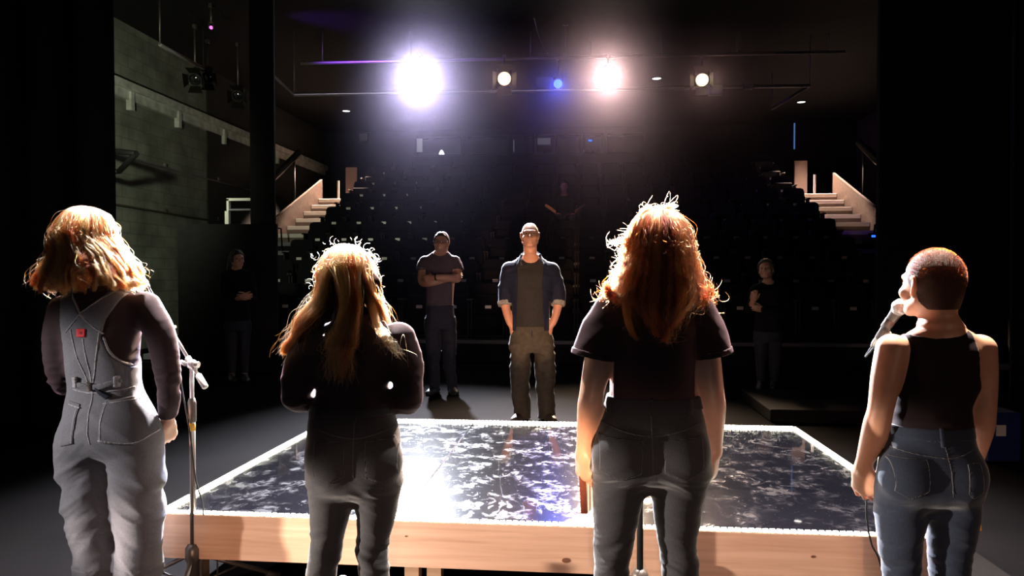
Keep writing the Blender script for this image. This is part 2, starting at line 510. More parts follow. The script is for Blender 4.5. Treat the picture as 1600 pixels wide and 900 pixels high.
class Fig:
    def __init__(s, vox=.005):
        s.p = []
        s.vox = vox

    def _put(s, tg, lo, hi, fn, k, sub=False):
        s.p.append((tg, np.array(lo, float), np.array(hi, float), fn, k, sub))

    def tube(s, tg, pts, k=.02, n=4, sq=(1, 1, 1)):
        """pts: (x, y, z, r) chain"""
        A = smooth_path(pts, n) if len(pts) > 2 else np.array(pts, float)
        A[:, 3] = np.maximum(A[:, 3], .002)
        r = A[:, 3].max()

        def fn(X, Y, Z, inf):
            d = None
            for a, b in zip(A[:-1], A[1:]):
                ab = b[:3] - a[:3]
                L2 = max(float(ab @ ab), 1e-9)
                px, py, pz = X - a[0], Y - a[1], Z - a[2]
                t = np.clip((px * ab[0] + py * ab[1] + pz * ab[2]) / L2, 0, 1)
                dd = np.sqrt((px - ab[0] * t) ** 2 + (py - ab[1] * t) ** 2 + (pz - ab[2] * t) ** 2) - (a[3] + (b[3] - a[3]) * t)
                d = dd if d is None else np.minimum(d, dd)
            return d - inf
        s._put(tg, A[:, :3].min(0) - r, A[:, :3].max(0) + r, fn, k)

    def ell(s, tg, c, r, R=None, k=.02, sub=False):
        R = np.eye(3) if R is None else np.array(R, float)
        c, r = np.array(c, float), np.array(r, float)
        m = r.max()

        def fn(X, Y, Z, inf):
            q = [X - c[0], Y - c[1], Z - c[2]]
            l = [sum(q[i] * R[i, j] for i in range(3)) for j in range(3)]
            k0 = np.sqrt(sum((l[j] / r[j]) ** 2 for j in range(3)))
            k1 = np.sqrt(sum((l[j] / r[j] ** 2) ** 2 for j in range(3)))
            return k0 * (k0 - 1) / np.maximum(k1, 1e-4) - inf
        s._put(tg, c - m, c + m, fn, k, sub)

    def loft(s, tg, rows, k=.03, n=2.2):
        """rows: (z, cx, cy, rx, r_front, r_back)"""
        A = np.array(rows, float)
        z0, z1 = A[:, 0].min(), A[:, 0].max()
        rm = A[:, 3:].max()

        def fn(X, Y, Z, inf):
            v = interp_rows(Z.ravel(), A[:, 0], A[:, 1:]).astype(np.float32)
            cx, cy, rx, rf, rb = [v[:, i][None, None, :] for i in range(5)]
            dx, dy = X - cx, Y - cy
            ry = np.where(dy > 0, rf, rb)
            k0 = (np.abs(dx / rx) ** n + np.abs(dy / ry) ** n) ** (1 / n)
            g = np.sqrt((dx / rx ** 2) ** 2 + (dy / ry ** 2) ** 2) / np.maximum(np.sqrt((dx / rx) ** 2 + (dy / ry) ** 2), 1e-4)
            d = (k0 - 1) / np.maximum(g, 2.0) * 1.0
            cap = np.maximum(Z - z1, z0 - Z)
            return np.maximum(d, cap) - inf
        s._put(tg, (A[:, 1].min() - rm, A[:, 2].min() - rm, z0), (A[:, 1].max() + rm, A[:, 2].max() + rm, z1), fn, k)

    def field(s, tags, inf=0.0, zlo=None, zhi=None, vox=None, pad=.03):
        ps = [p for p in s.p if p[0] in tags or p[0].split('.')[0] in tags]
        lo = np.min([p[1] for p in ps if not p[5]], 0) - inf - pad
        hi = np.max([p[2] for p in ps if not p[5]], 0) + inf + pad
        if zlo is not None: lo[2] = max(lo[2], zlo - .02)
        if zhi is not None: hi[2] = min(hi[2], zhi + .02)
        h = vox or s.vox
        n = np.ceil((hi - lo) / h).astype(int) + 1
        F = np.full(n, .12, np.float32)
        ax = [(lo[i] + h * np.arange(n[i])).astype(np.float32) for i in range(3)]
        for tg, l, u, fn, k, sub in ps:
            pd = k + inf + .035
            i0 = np.maximum(np.floor((l - pd - lo) / h).astype(int), 0)
            i1 = np.minimum(np.ceil((u + pd - lo) / h).astype(int) + 1, n)
            if (i1 <= i0).any(): continue
            sl = tuple(slice(a, b) for a, b in zip(i0, i1))
            X = ax[0][sl[0]][:, None, None]
            Y = ax[1][sl[1]][None, :, None]
            Z = ax[2][sl[2]][None, None, :]
            d = np.broadcast_to(fn(X, Y, Z, 0 if sub else inf), F[sl].shape)
            a = F[sl]
            if sub:
                d = -d
                hh = np.maximum(k - np.abs(a - d), 0) / k
                F[sl] = np.maximum(a, d) + hh * hh * k * .25
            else:
                hh = np.maximum(k - np.abs(a - d), 0) / k
                F[sl] = np.minimum(a, d) - hh * hh * k * .25
        return F, h, lo, ax

    def mesh(s, name, tags, m, parent=None, inf=0.0, cuts=(), wr=None, zlo=None, zhi=None, vox=None):
        F, h, lo, ax = s.field(tags, inf, zlo, zhi, vox)
        if wr is not None:
            I = np.nonzero(np.abs(F) < .03)
            pts = np.stack([ax[i][I[i]] for i in range(3)], 1)
            F[I] -= wr(pts)
        X, Y, Z = ax[0][:, None, None], ax[1][None, :, None], ax[2][None, None, :]
        for c in cuts:
            F = np.maximum(F, c(X, Y, Z))
        F = np.ascontiguousarray(F, dtype=np.float32)
        F[0], F[-1], F[:, 0], F[:, -1], F[:, :, 0], F[:, :, -1] = .1, .1, .1, .1, .1, .1
        V, Q = nets(F, h, lo)
        o = link_mesh(name, np_mesh(name, V, Q), m, parent)
        return o


# cut helpers: negative inside the kept region
def below(z, sx=0, sy=0): return lambda X, Y, Z: Z - (z + sx * X + sy * Y) + 0 * X + 0 * Y
def above(z, sx=0, sy=0): return lambda X, Y, Z: (z + sx * X + sy * Y) - Z + 0 * X + 0 * Y


def slab(p, n, a, b):
    """keep a < (q-p).n < b"""
    p, n = np.array(p, float), np.array(n, float)
    n = n / np.linalg.norm(n)
    return lambda X, Y, Z: np.maximum(a - ((X - p[0]) * n[0] + (Y - p[1]) * n[1] + (Z - p[2]) * n[2]), ((X - p[0]) * n[0] + (Y - p[1]) * n[1] + (Z - p[2]) * n[2]) - b)


def poly2d(u, v, poly):
    """signed distance to a polygon"""
    poly = np.array(poly, float)
    d = np.full(np.broadcast(u, v).shape, 1e9)
    sgn = np.ones(d.shape)
    n = len(poly)
    for i in range(n):
        a, b = poly[i], poly[i - 1]
        e = b - a
        wx, wy = u - a[0], v - a[1]
        t = np.clip((wx * e[0] + wy * e[1]) / max(e @ e, 1e-12), 0, 1)
        d = np.minimum(d, (wx - e[0] * t) ** 2 + (wy - e[1] * t) ** 2)
        c1, c2, c3 = v >= a[1], v < b[1], e[0] * wy > e[1] * wx
        flip = (c1 & c2 & c3) | (~c1 & ~c2 & ~c3)
        sgn = np.where(flip, -sgn, sgn)
    return sgn * np.sqrt(d)


def outline_xz(poly, y0=-9, y1=9):
    def f(X, Y, Z):
        d = poly2d(X[:, 0, :], Z[:, 0, :], poly)[:, None, :]
        return np.maximum(d, np.maximum(y0 - Y, Y - y1))
    return f


def folds(amp, f, seed, mask=None, tilt=0.0, sharp=True):
    """cloth folds: ridged noise of frequency f=(fx,fy,fz)"""
    def wfn(p):
        q = p * np.array(f, np.float32)
        q[:, 2] += tilt * np.abs(p[:, 0]) * f[2]
        a = vnoise(q, seed) + .5 * vnoise(q * 2.1, seed + 7)
        if sharp: a = .7 - np.abs(a) * 1.6
        a = a * amp
        return a * mask(p) if mask else a
    return wfn


def addw(*ws): return lambda p: sum(x(p) for x in ws)


def bump1(z, c, wd): return np.exp(-((z - c) / wd) ** 2)


# ------------------------------------------------------------------ anatomy
def rot(yaw=0, pitch=0, roll=0):
    """columns right, forward, up of a head: yaw + turns to its left, pitch + looks up, roll + tilts to its right"""
    a, b, c = map(math.radians, (yaw, pitch, roll))
    R = Matrix.Rotation(a, 3, 'Z') @ Matrix.Rotation(b, 3, 'X') @ Matrix.Rotation(c, 3, 'Y')
    return np.array(R)


def head(f, c, R, s=1.0, male=False, neck=None, nr=.05, ears=True):
    c = np.array(c, float)
    g = lambda x, y, z: c + R @ (np.array((x, y, z)) * s)
    r3 = lambda *a: np.array(a) * s
    f.ell('head', g(0, -.012, .022), r3(.0745, .095, .091), R, .01)
    f.ell('head', g(0, -.035, -.01), r3(.066, .062, .068), R, .02)
    f.ell('head', g(0, .035, -.02), r3(.061, .058, .085), R, .02)
    f.ell('head', g(0, .045, -.062), r3(.048 + .005 * male, .046, .048), R, .025)
    f.tube('head', [(*g(-.012, .078, -.098), .015 * s), (*g(.012, .078, -.098), .015 * s)], .018)       # chin
    for q in (-1, 1):
        f.tube('head', [(*g(q * .056, -.005, -.055), .016 * s), (*g(q * .042, .04, -.085), .014 * s), (*g(q * .015, .074, -.098), .012 * s)], .02)
        f.ell('head', g(q * .042, .067, -.035), r3(.022, .02, .018), R, .02)                             # cheek
        f.tube('head', [(*g(q * .010, .088, .018), .008 * s), (*g(q * .042, .076, .02), .008 * s)], .014)  # brow
        f.ell('head', g(q * .031, .094, -.003), r3(.017, .014, .011), R, .010, True)                      # socket
        f.ell('head', g(q * .031, .0765, -.003), r3(.014, .010, .010), R, .004)                           # lids
        if ears:
            ex, ey, ez = g(q * .077, -.006, -.012)
            f.tube('ear', [(*g(q * .072, .006, -.038), .007 * s), (*g(q * .079, -.002, -.022), .006 * s), (*g(q * .084, -.014, .006), .006 * s),
                            (*g(q * .083, -.008, .022), .006 * s), (*g(q * .075, .008, .018), .006 * s)], .006, 3)
            f.ell('ear', g(q * .074, -.004, -.006), r3(.006, .013, .024), R, .008)
    f.tube('head', [(*g(0, .086, .012), .008 * s), (*g(0, .104, -.022), .010 * s), (*g(0, .109, -.033), .0125 * s)], .010)
    for q in (-1, 1):
        f.ell('head', g(q * .011, .098, -.036), r3(.009, .009, .008), R, .007)
    f.tube('head', [(*g(-.018, .085, -.062), .006 * s), (*g(0, .094, -.060), .0072 * s), (*g(.018, .085, -.062), .006 * s)], .005)
    f.tube('head', [(*g(-.016, .084, -.072), .006 * s), (*g(0, .091, -.073), .0075 * s), (*g(.016, .084, -.072), .006 * s)], .005)
    if neck is not None:
        n0 = np.array(neck, float)
        a = g(0, -.03, -.06)
        f.tube('neck', [(*n0, nr * 1.25), (*(n0 * .55 + a * .45), nr), (*a, nr * 1.02)], .035)
    return g


def eyes(g, R, parent, s=1.0):
    for q in (-1, 1):
        mb = MB()
        mb.sphere(g(q * .031, .0795, -.003), .0085 * s, 10)
        mb.build('eye', M['eye'], parent)


def hand(f, tg, wrist, d, palm, thumb, curl=(25, 30, 25), s=1.0, spread=1.0, thumb_close=25, k=.006):
    """d: towards the fingers, palm: normal the palm faces, thumb: side of the thumb"""
    w0 = np.array(wrist, float)
    d = np.array(d, float); d /= np.linalg.norm(d)
    n = np.array(palm, float); n -= d * (n @ d); n /= np.linalg.norm(n)
    t = np.cross(d, n)
    if t @ np.array(thumb, float) < 0: t = -t
    g = lambda a, b, c: w0 + s * (d * a + t * b + n * c)
    R = np.stack([t, n, d], 1)
    f.ell(tg, g(.045, 0, 0), np.array((.040, .0165, .056)) * s, R, .022)
    f.ell(tg, g(.072, 0, -.001), np.array((.042, .0125, .022)) * s, R, .010)
    f.ell(tg, g(.035, .024, .010), np.array((.016, .015, .030)) * s, R, .010)
    f.ell(tg, g(.040, -.026, .008), np.array((.013, .013, .034)) * s, R, .010)
    for j, (b, L, r) in enumerate(((.030, .92, .0088), (.0105, 1.0, .009), (-.0095, .94, .0086), (-.0285, .76, .0076))):
        p = g(.083 - .006 * (j == 3) - .003 * (j == 0), b, 0)
        ang = 0
        pts = [(*g(.06, b * .8, 0), r * s), (*p, r * 1.03 * s)]
        sp = math.radians((b / .03) * 5 * spread)
        dd0 = d * math.cos(sp) + t * math.sin(sp)
        for q, (ln, cu) in enumerate(zip((.043, .027, .021), curl)):
            ang += math.radians(cu * (1 + .10 * j))
            dd = dd0 * math.cos(ang) + n * math.sin(ang)
            p = p + dd * ln * L * s
            pts.append((*p, r * (.96, .86, .74)[q] * s))
        f.tube(tg, pts, k, 1)
    tc = math.radians(thumb_close)
    p = g(.018, .026, .010)
    b1 = d * .62 + t * (.72 * math.cos(tc)) + n * (.25 + .8 * math.sin(tc))
    b1 /= np.linalg.norm(b1)
    b2 = d * .85 + t * (.25 * math.cos(tc)) + n * (.2 + .7 * math.sin(tc))
    b2 /= np.linalg.norm(b2)
    q1 = p + b1 * .040 * s
    q2 = q1 + b2 * .032 * s
    q3 = q2 + b2 * .024 * s
    f.tube(tg, [(*p, .013 * s), (*q1, .0108 * s), (*q2, .0098 * s), (*q3, .0078 * s)], .007, 1)
    return g


def foot(f, tg, ankle, toe_dir, L=.235, z0=0.0, k=.02):
    a = np.array(ankle, float)
    u = np.array((toe_dir[0], toe_dir[1], 0.0)); u /= np.linalg.norm(u)
    h = lambda t, z, r: (*(np.array((a[0], a[1], 0)) + u * t * L + np.array((0, 0, z0 + z))), r)
    f.tube(tg, [h(-.22, .036, .034), h(.1, .042, .038), h(.38, .036, .036), h(.62, .028, .027)], k)
    r = np.array([[u[1], u[0], 0], [-u[0], u[1], 0], [0, 0, 1]])
    f.ell(tg, h(.45, .026, 0)[:3], (.044, .085, .026), r, k)
    f.tube(tg, [(a[0], a[1], z0 + .05, .036), (a[0], a[1], a[2], .036)], k)


# ------------------------------------------------------------------ hair strands
def hair_mat(name, col, rough=.3, rr=.35, tint=None):
    m = bpy.data.materials.new(name)
    m.use_nodes = True
    nt = m.node_tree
    nt.nodes.remove(nt.nodes['Principled BSDF'])
    h = nt.nodes.new('ShaderNodeBsdfHairPrincipled')
    h.parametrization = 'COLOR'
    h.inputs['Color'].default_value = (*col, 1)
    h.inputs['Roughness'].default_value = rough
    h.inputs['Radial Roughness'].default_value = rr
    if 'Random Roughness' in h.inputs: h.inputs['Random Roughness'].default_value = .2

    nt.links.new(h.outputs[0], nt.nodes['Material Output'].inputs[0])
    return m


for nm_, c_ in (('gold', (.41, .135, .035)), ('auburn', (.42, .135, .034)), ('red', (.26, .052, .010))):
    M['strand_' + nm_] = hair_mat(nm_ + '_hair', c_)
    M['strand_%s_dark' % nm_] = hair_mat(nm_ + '_hair_dark', tuple(x * x * 1.1 for x in c_))
    M['strand_%s_light' % nm_] = hair_mat(nm_ + '_hair_light', tuple(x ** .86 for x in c_))


def strands(name, S, m, parent, rad=.00055):
    """S: (n, k, 3) array of strand points"""
    S = np.asarray(S, np.float32)
    n, k, _ = S.shape
    hc = bpy.data.hair_curves.new(name)
    hc.add_curves([k] * n)
    hc.attributes['position'].data.foreach_set('vector', S.ravel())
    a = hc.attributes.get('radius') or hc.attributes.new('radius', 'FLOAT', 'POINT')
    pr = np.linspace(1, .45, k)
    a.data.foreach_set('value', np.tile(pr * rad, n).astype(np.float32) * np.repeat(rng.uniform(.8, 1.25, n), k).astype(np.float32))
    hc.materials.append(m)
    o = bpy.data.objects.new(name, hc)
    COL.objects.link(o)
    o.parent = parent
    return o


def strand_set(S, kind, m, parent, rad, extra=()):
    for i, sf in enumerate(('', '_dark', '_light')):
        A = S[kind == i]
        if i == 2 and len(extra): A = np.concatenate([A, *extra])
        strands('hair_strand', A, M[m + sf], parent, rad)


def resample(Pts, k):
    """(n, m, 3) polylines -> k smooth points each (uniform Catmull-Rom)"""
    n, m, _ = Pts.shape
    A = np.concatenate([2 * Pts[:, :1] - Pts[:, 1:2], Pts, 2 * Pts[:, -1:] - Pts[:, -2:-1]], 1)
    u = np.linspace(0, m - 1 - 1e-6, k)
    i = u.astype(int)
    t = (u - i)[None, :, None]
    p0, p1, p2, p3 = A[:, i], A[:, i + 1], A[:, i + 2], A[:, i + 3]
    return .5 * (2 * p1 + (p2 - p0) * t + (2 * p0 - 5 * p1 + 4 * p2 - p3) * t ** 2 + (3 * p1 - p0 - 3 * p2 + p3) * t ** 3)


def flow_hair(n, c, R, skull, end, k=26, layer=(.004, .03), wave=.008, clumps=90, frizz=.07, seed=1, leave=100, phi_rng=(-150, 150), wavelen=.09, root=(8, 95)):
    """strands that run over the skull away from the crown and then fall to end(phi, u) (head frame offset -> world)"""
    g = np.random.default_rng(seed)
    ph = np.radians(g.uniform(phi_rng[0], phi_rng[1], n))
    th0 = np.radians(root[0] + (root[1] - root[0]) * np.sqrt(g.uniform(0, 1, n)))
    lay = g.uniform(layer[0], layer[1], n)
    cl = g.integers(0, clumps, n)
    cphi = np.radians(np.linspace(phi_rng[0], phi_rng[1], clumps))[g.permutation(clumps)]
    # gather to the clump's own azimuth towards the tips
    order = np.argsort(np.abs(cphi[None, :] - ph[:, None]) + .10 * g.uniform(0, 1, (n, clumps)), 1)[:, 0]
    cl = order
    phc = cphi[cl]
    u = g.uniform(0, 1, n)
    cu = g.uniform(0, 1, clumps)[cl]
    sk = np.array(skull)
    pts = []
    ths = []
    lv = np.radians(leave)
    for q in range(5):
        t = q / 4
        th = th0 + (np.maximum(lv, th0 + .1) - th0) * t
        p_ = ph + (phc - ph) * .35 * t
        rr = (sk[None] + lay[:, None] * (.5 + .5 * t))
        # phi = 0 is the back of the head
        pts.append(np.stack([np.sin(p_) * np.sin(th) * rr[:, 0], -np.cos(p_) * np.sin(th) * rr[:, 1], np.cos(th) * rr[:, 2]], 1))
    loc = np.stack(pts, 1)
    W = np.array(c)[None, None] + loc @ np.array(R).T
    E = end(phc * .7 + ph * .3, u, cu, g)         # (n, m, 3) further points in world space
    Pts = np.concatenate([W, E], 1)
    S = resample(Pts, k)
    s = np.linspace(0, 1, k)[None, :, None]
    # waves: one phase per clump, growing to the tips; plus single-hair noise
    L = np.linalg.norm(np.diff(S, axis=1), axis=2)
    arc = np.concatenate([np.zeros((n, 1)), np.cumsum(L, 1)], 1)
    phs = g.uniform(0, 6.28, (clumps, 3))[cl]
    amp = (g.uniform(.3, 1.4, clumps)[cl] * wave)[:, None]
    off = np.stack([np.sin(arc * 6.28 / wavelen + phs[:, :1]), np.sin(arc * 6.28 / (wavelen * 1.3) + phs[:, 1:2]), .4 * np.sin(arc * 6.28 / wavelen + phs[:, 2:3])], 2)
    gr = np.clip((s - .25) / .5, 0, 1)
    S = S + off * (amp[:, :, None] * gr)
    # clump the tips
    mean = np.zeros((clumps, k, 3))
    cnt = np.bincount(cl, minlength=clumps)[:, None, None]
    np.add.at(mean, cl, S)
    mean /= np.maximum(cnt, 1)
    S = S + (mean[cl] - S) * (gr * .35)
    q = g.normal(0, 1, (n, 3, 3))
    frq = np.array([1, 2.3, 4.1])
    ph3 = g.uniform(0, 6.28, (n, 3))
    nz = sum(np.sin(s[:, :, 0] * 6.28 * frq[j] + ph3[:, j:j + 1])[:, :, None] * q[:, None, j] / frq[j] for j in range(3))
    am = np.full(n, .0022)
    fz = g.uniform(0, 1, n) < frizz
    am[fz] = g.uniform(.006, .02, fz.sum())
    S = S + nz * (am[:, None, None] * (.15 + s))
    kind = np.random.default_rng(seed + 99).choice(3, clumps, p=(.42, .36, .22))[cl]
    return S, kind


def lock(n, pts, r, k=24, seed=3, frizz=.1, wave=.004):
    """a lock of hair along a guide: pts (x,y,z), r spread at each point (x,y)"""
    g = np.random.default_rng(seed)
    G = np.array(pts, float)
    Gk = resample(G[None], k)[0]
    rr = resample(np.concatenate([np.array(r, float), np.zeros((len(r), 1))], 1)[None], k)[0]
    a = g.uniform(0, 6.28, n)
    q = np.sqrt(g.uniform(0, 1, n))
    S = np.repeat(Gk[None], n, 0)
    tw = np.linspace(0, 1, k)[None] * g.normal(0, .5, (n, 1))
    S[:, :, 0] += rr[None, :, 0] * (np.cos(a[:, None] + tw) * q[:, None])
    S[:, :, 1] += rr[None, :, 1] * (np.sin(a[:, None] + tw) * q[:, None])
    s = np.linspace(0, 1, k)[None, :, None]
    f = g.uniform(1, 3, (n, 1, 1))
    am = np.full(n, wave)
    fz = g.uniform(0, 1, n) < frizz
    am[fz] *= g.uniform(2, 6, fz.sum())
    S += np.sin(s * 6.28 * f + g.uniform(0, 6.28, (n, 1, 3))) * am[:, None, None] * s * g.normal(0, 1, (n, 1, 3))
    sh = 1 - g.uniform(0, .18, n)
    S = np.stack([np.stack([np.interp(np.linspace(0, 1, k) * sh[i], np.linspace(0, 1, k), S[i, :, j]) for j in range(3)], 1) for i in range(n)])
    return S


# ------------------------------------------------------------------ the room
XW, YB, ZC = 8.0, 21.6, 5.8


def struct(name, mb, m, label=None):
    o = mb.build(name, m)
    o['kind'] = 'structure'
    if label: o['label'] = label
    return o


def floor_mat():
    m = mat('stage_floor', (.0048, .004, .0042), .95, spec=.02, nscale=1.6, namp=.35, bump=.08, bscale=30)
    return m


struct('floor', MB().box((-XW, -3.2, -.2), (XW, YB, 0)), floor_mat())
struct('ceiling', MB().box((-XW, -3.2, ZC), (XW, YB + .2, ZC + .2)), M['black_paint'])


def block_wall():
    m = mat('painted_blockwork', (.20, .215, .185), .8, spec=.3)
    nt = m.node_tree
    tc = nt.nodes.new('ShaderNodeTexCoord')
    mp = nt.nodes.new('ShaderNodeMapping')
    mp.inputs['Rotation'].default_value = (math.pi / 2, 0, math.pi / 2)
    nt.links.new(tc.outputs['Object'], mp.inputs[0])
    sx = nt.nodes.new('ShaderNodeSeparateXYZ')
    cx = nt.nodes.new('ShaderNodeCombineXYZ')
    nt.links.new(tc.outputs['Object'], sx.inputs[0])
    nt.links.new(sx.outputs['Y'], cx.inputs['X'])
    nt.links.new(sx.outputs['Z'], cx.inputs['Y'])
    br = nt.nodes.new('ShaderNodeTexBrick')
    br.inputs['Scale'].default_value = 1
    br.inputs['Brick Width'].default_value = .42
    br.inputs['Row Height'].default_value = .21
    br.inputs['Mortar Size'].default_value = .012
    br.inputs['Color1'].default_value = (.215, .23, .195, 1)
    br.inputs['Color2'].default_value = (.18, .195, .165, 1)
    br.inputs['Mortar'].default_value = (.15, .16, .14, 1)
    nt.links.new(cx.outputs[0], br.inputs['Vector'])
    no = nt.nodes.new('ShaderNodeTexNoise')
    no.inputs['Scale'].default_value = 2.2
    no.inputs['Detail'].default_value = 7
    nt.links.new(tc.outputs['Object'], no.inputs['Vector'])
    mr = nt.nodes.new('ShaderNodeMapRange')
    mr.inputs['From Min'].default_value, mr.inputs['From Max'].default_value = .3, .7
    mr.inputs['To Min'].default_value, mr.inputs['To Max'].default_value = .6, 1.3
    nt.links.new(no.outputs[0], mr.inputs[0])
    mx = nt.nodes.new('ShaderNodeMix')
    mx.data_type, mx.blend_type = 'RGBA', 'MULTIPLY'
    mx.inputs[0].default_value = 1
    nt.links.new(br.outputs[0], mx.inputs[6])
    nt.links.new(mr.outputs[0], mx.inputs[7])
    nt.links.new(mx.outputs[2], nt.nodes['Principled BSDF'].inputs['Base Color'])
    return m


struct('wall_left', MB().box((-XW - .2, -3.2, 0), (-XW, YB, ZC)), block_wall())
struct('wall_left_rear', MB().box((-XW, 14.6, 0), (-XW + .03, YB, ZC)), mat('wall_recess_shade', (.018, .018, .017), .85, nscale=3, namp=.3))  # dark sheet imitating the shade on the rear of the wall
struct('wall_right', MB().box((XW, -3.2, 0), (XW + .2, YB, ZC)), mat('right_wall_paint', (.03, .027, .024), .85, spec=.1, nscale=3, namp=.3))
struct('wall_front', MB().box((-XW, -3.4, 0), (XW, -3.2, ZC)), M['black_paint'])

# back wall with the control booth windows: panes by photograph position
bz0, bz1 = P(820, 242, YB).z, P(820, 211, YB).z
wins = []                                             # (x0, x1)
for a, b in ((648, 722), (729, 797), (800, 832), (835, 868), (871, 906), (909, 944), (947, 1008)):
    wins.append((PZ(a, 228, (bz0 + bz1) / 2), PZ(b, 228, (bz0 + bz1) / 2)))


def x_at_back(px):
    v = c_f + c_r * ((px - 800) / FPX) + c_u * ((450 - 228) / FPX)
    return (v * (YB / v.y)).x


xs = [(x_at_back(a), x_at_back(b)) for a, b in ((648, 722), (729, 797), (800, 832), (835, 868), (871, 906), (909, 944), (947, 1008))]
mb = MB()
mb.box((-XW, YB, 0), (XW, YB + .15, bz0)).box((-XW, YB, bz1), (XW, YB + .15, ZC))
edge = [-XW] + [v for p in xs for v in p] + [XW]
for i in range(0, len(edge), 2):
    mb.box((edge[i], YB, bz0), (edge[i + 1], YB + .15, bz1))
struct('wall_back', mb, M['black_paint'])
struct('wall_booth', MB().box((-XW, YB + 1.6, bz0 - .8), (XW, YB + 1.7, ZC)).box((-XW, YB + .15, bz0 - .85), (XW, YB + 1.6, bz0 - .75)), mat('booth_paint', (.14, .13, .16), .8))
for i, (a, b) in enumerate(xs):
    f = MB()
    t = .035
    f.box((a, YB - .02, bz0), (b, YB + .1, bz0 + t)).box((a, YB - .02, bz1 - t), (b, YB + .1, bz1))
    f.box((a, YB - .02, bz0 + t), (a + t, YB + .1, bz1 - t)).box((b - t, YB - .02, bz0 + t), (b, YB + .1, bz1 - t))
    o = f.build('window_%d' % (i + 1), M['grey_box'] if i in (3, 5) else M['black_metal'])
    tag(o, kind='structure')
# what shows behind the booth glass
bm = lambda px, py, d=YB + .55: P(px, py, d)
for px, py, wd, ht, lab in ((655, 227, .20, .42, 'pale notice sheet pinned inside the left end of the control booth window'),
                            (801, 228, .09, .36, 'narrow pale paper slip hanging in the control booth window')):
    c = bm(px, py)
    a = MB().box((c.x - wd / 2, c.y, c.z - ht / 2), (c.x + wd / 2, c.y + .012, c.z + ht / 2)).build('paper_sheet', mat('glowing_notice_paper', (.8, .8, .8), .8, emit=(.8, .8, .95), estr=.16))  # sheet emits faintly, in place of lamplight inside the booth
    tag(a, lab, 'paper')
c = bm(690, 238)
e = empty('desk_lamp', (c.x, c.y, bz0 - .75))
tag(e, 'small desk lamp glowing white in the control booth, left of the big window', 'lamp')
MB().lathe([(.001, 0), (.07, 0), (.07, .02), (.012, .03), (.012, c.z - bz0 + .70), (.001, c.z - bz0 + .70)]).build('stand', M['black_metal'], e)
MB().lathe([(.001, c.z - bz0 + .83), (.04, c.z - bz0 + .81), (.09, c.z - bz0 + .70), (.085, c.z - bz0 + .69), (.001, c.z - bz0 + .69)]).build('lamp_shade', M['desk_lamp'], e)
for px, wd, m_, lab in ((850, .44, 'screen_grey', 'wide dim grey monitor glowing behind the control booth window'),
                        (926, .46, 'screen_dim', 'dim monitor with a bright blue patch behind the control booth window')):
    c = bm(px, 226)
    e = empty('monitor', (c.x, c.y, bz0 - .749))
    tag(e, lab, 'monitor')
    h0 = c.z - (bz0 - .75)
    MB().box((-wd / 2, 0, h0 - .20), (wd / 2, .04, h0 + .22), .008).build('casing', M['black_metal'], e)
    MB().box((-wd / 2 + .02, -.004, h0 + .0), (wd / 2 - .02, .002, h0 + .20)).build('screen', M[m_], e)
    MB().box((-.03, .02, .02), (.03, .05, h0 - .19)).box((-.12, -.08, 0), (.12, .1, .02)).build('stand', M['black_metal'], e)
    if m_ == 'screen_dim':
        MB().box((-.13, -.008, h0 + .10), (-.02, -.003, h0 + .155)).build('window_panel', M['sign_blue'], e)
for px, lab in ((912, 'slim pale bottle left of two on the control booth sill'), (957, 'slim pale bottle right of two on the control booth sill')):
    c = bm(px, 240, YB + .3)
    e = MB().lathe([(.001, 0), (.04, 0), (.042, .2), (.015, .27), (.015, .32), (.001, .32)], 16).build('bottle', M['white_plastic'])
    e.location = (c.x, c.y, bz0 - .1)
    tag(e, lab, 'bottle')
    struct('trim_%d' % (1 if px == 912 else 2), MB().box((c.x - .3, YB + .15, bz0 - .14), (c.x + .3, YB + .42, bz0 - .1)), M['black_paint'])

# concrete ledge, pipes and frame on the left wall
zl = 4.62
led = MB().box((-XW, 6.5, zl), (-XW + .14, YB, zl + .13)).box((-XW, 6.5, zl - .16), (-XW + .06, YB, zl))
for y in (11.9, 13.4, 15.2, 16.6, 18.0):
    led.box((-XW, y, zl - .34), (-XW + .10, y + .09, zl - .02))
struct('trim_3', led, mat('ledge_concrete', (.5, .52, .48), .8, nscale=6, namp=.3))
for z_, lab, nm in ((3.42, 'thin pale conduit running along the left wall at mid height', 'conduit'), (2.55, 'lower dark conduit running along the left wall', 'conduit')):
    c_ = MB().tube([(-XW + .03, 7, z_ + .08), (-XW + .03, 14, z_), (-XW + .03, 20, z_ - .02)], .018, 8)
    for y in (9, 11, 13, 15, 17):
        c_.box((-XW + .003, y, z_ + .02), (-XW + .05, y + .05, z_ + .09))
    tag(c_.build(nm, M['pipe'] if z_ > 3 else M['gunmetal']), lab, 'pipe')
# triangular black bracket
a, b, d_ = P(172, 231, 11.6), P(213, 240, 11.0), P(186, 268, 11.5)
e = empty('wall_bracket', a)
tag(e, 'black triangular steel bracket sticking out from the left wall', 'bracket')
wallp = Vector((-XW, a.y, a.z))
z3 = Vector((0, 0, 0))
MB().tube([wallp - a, b - a], .045, 8).build('arm', M['black_metal'], e)
MB().tube([b - a, d_ - a], .045, 8).build('brace', M['black_metal'], e)
MB().tube([Vector((-XW + .02, d_.y, d_.z)) - a, d_ - a], .04, 8).tube([wallp - a + Vector((.03, 0, .1)), Vector((-XW + .03, d_.y, d_.z - .1)) - a], .05, 8).build('mounting_plate', M['black_metal'], e)

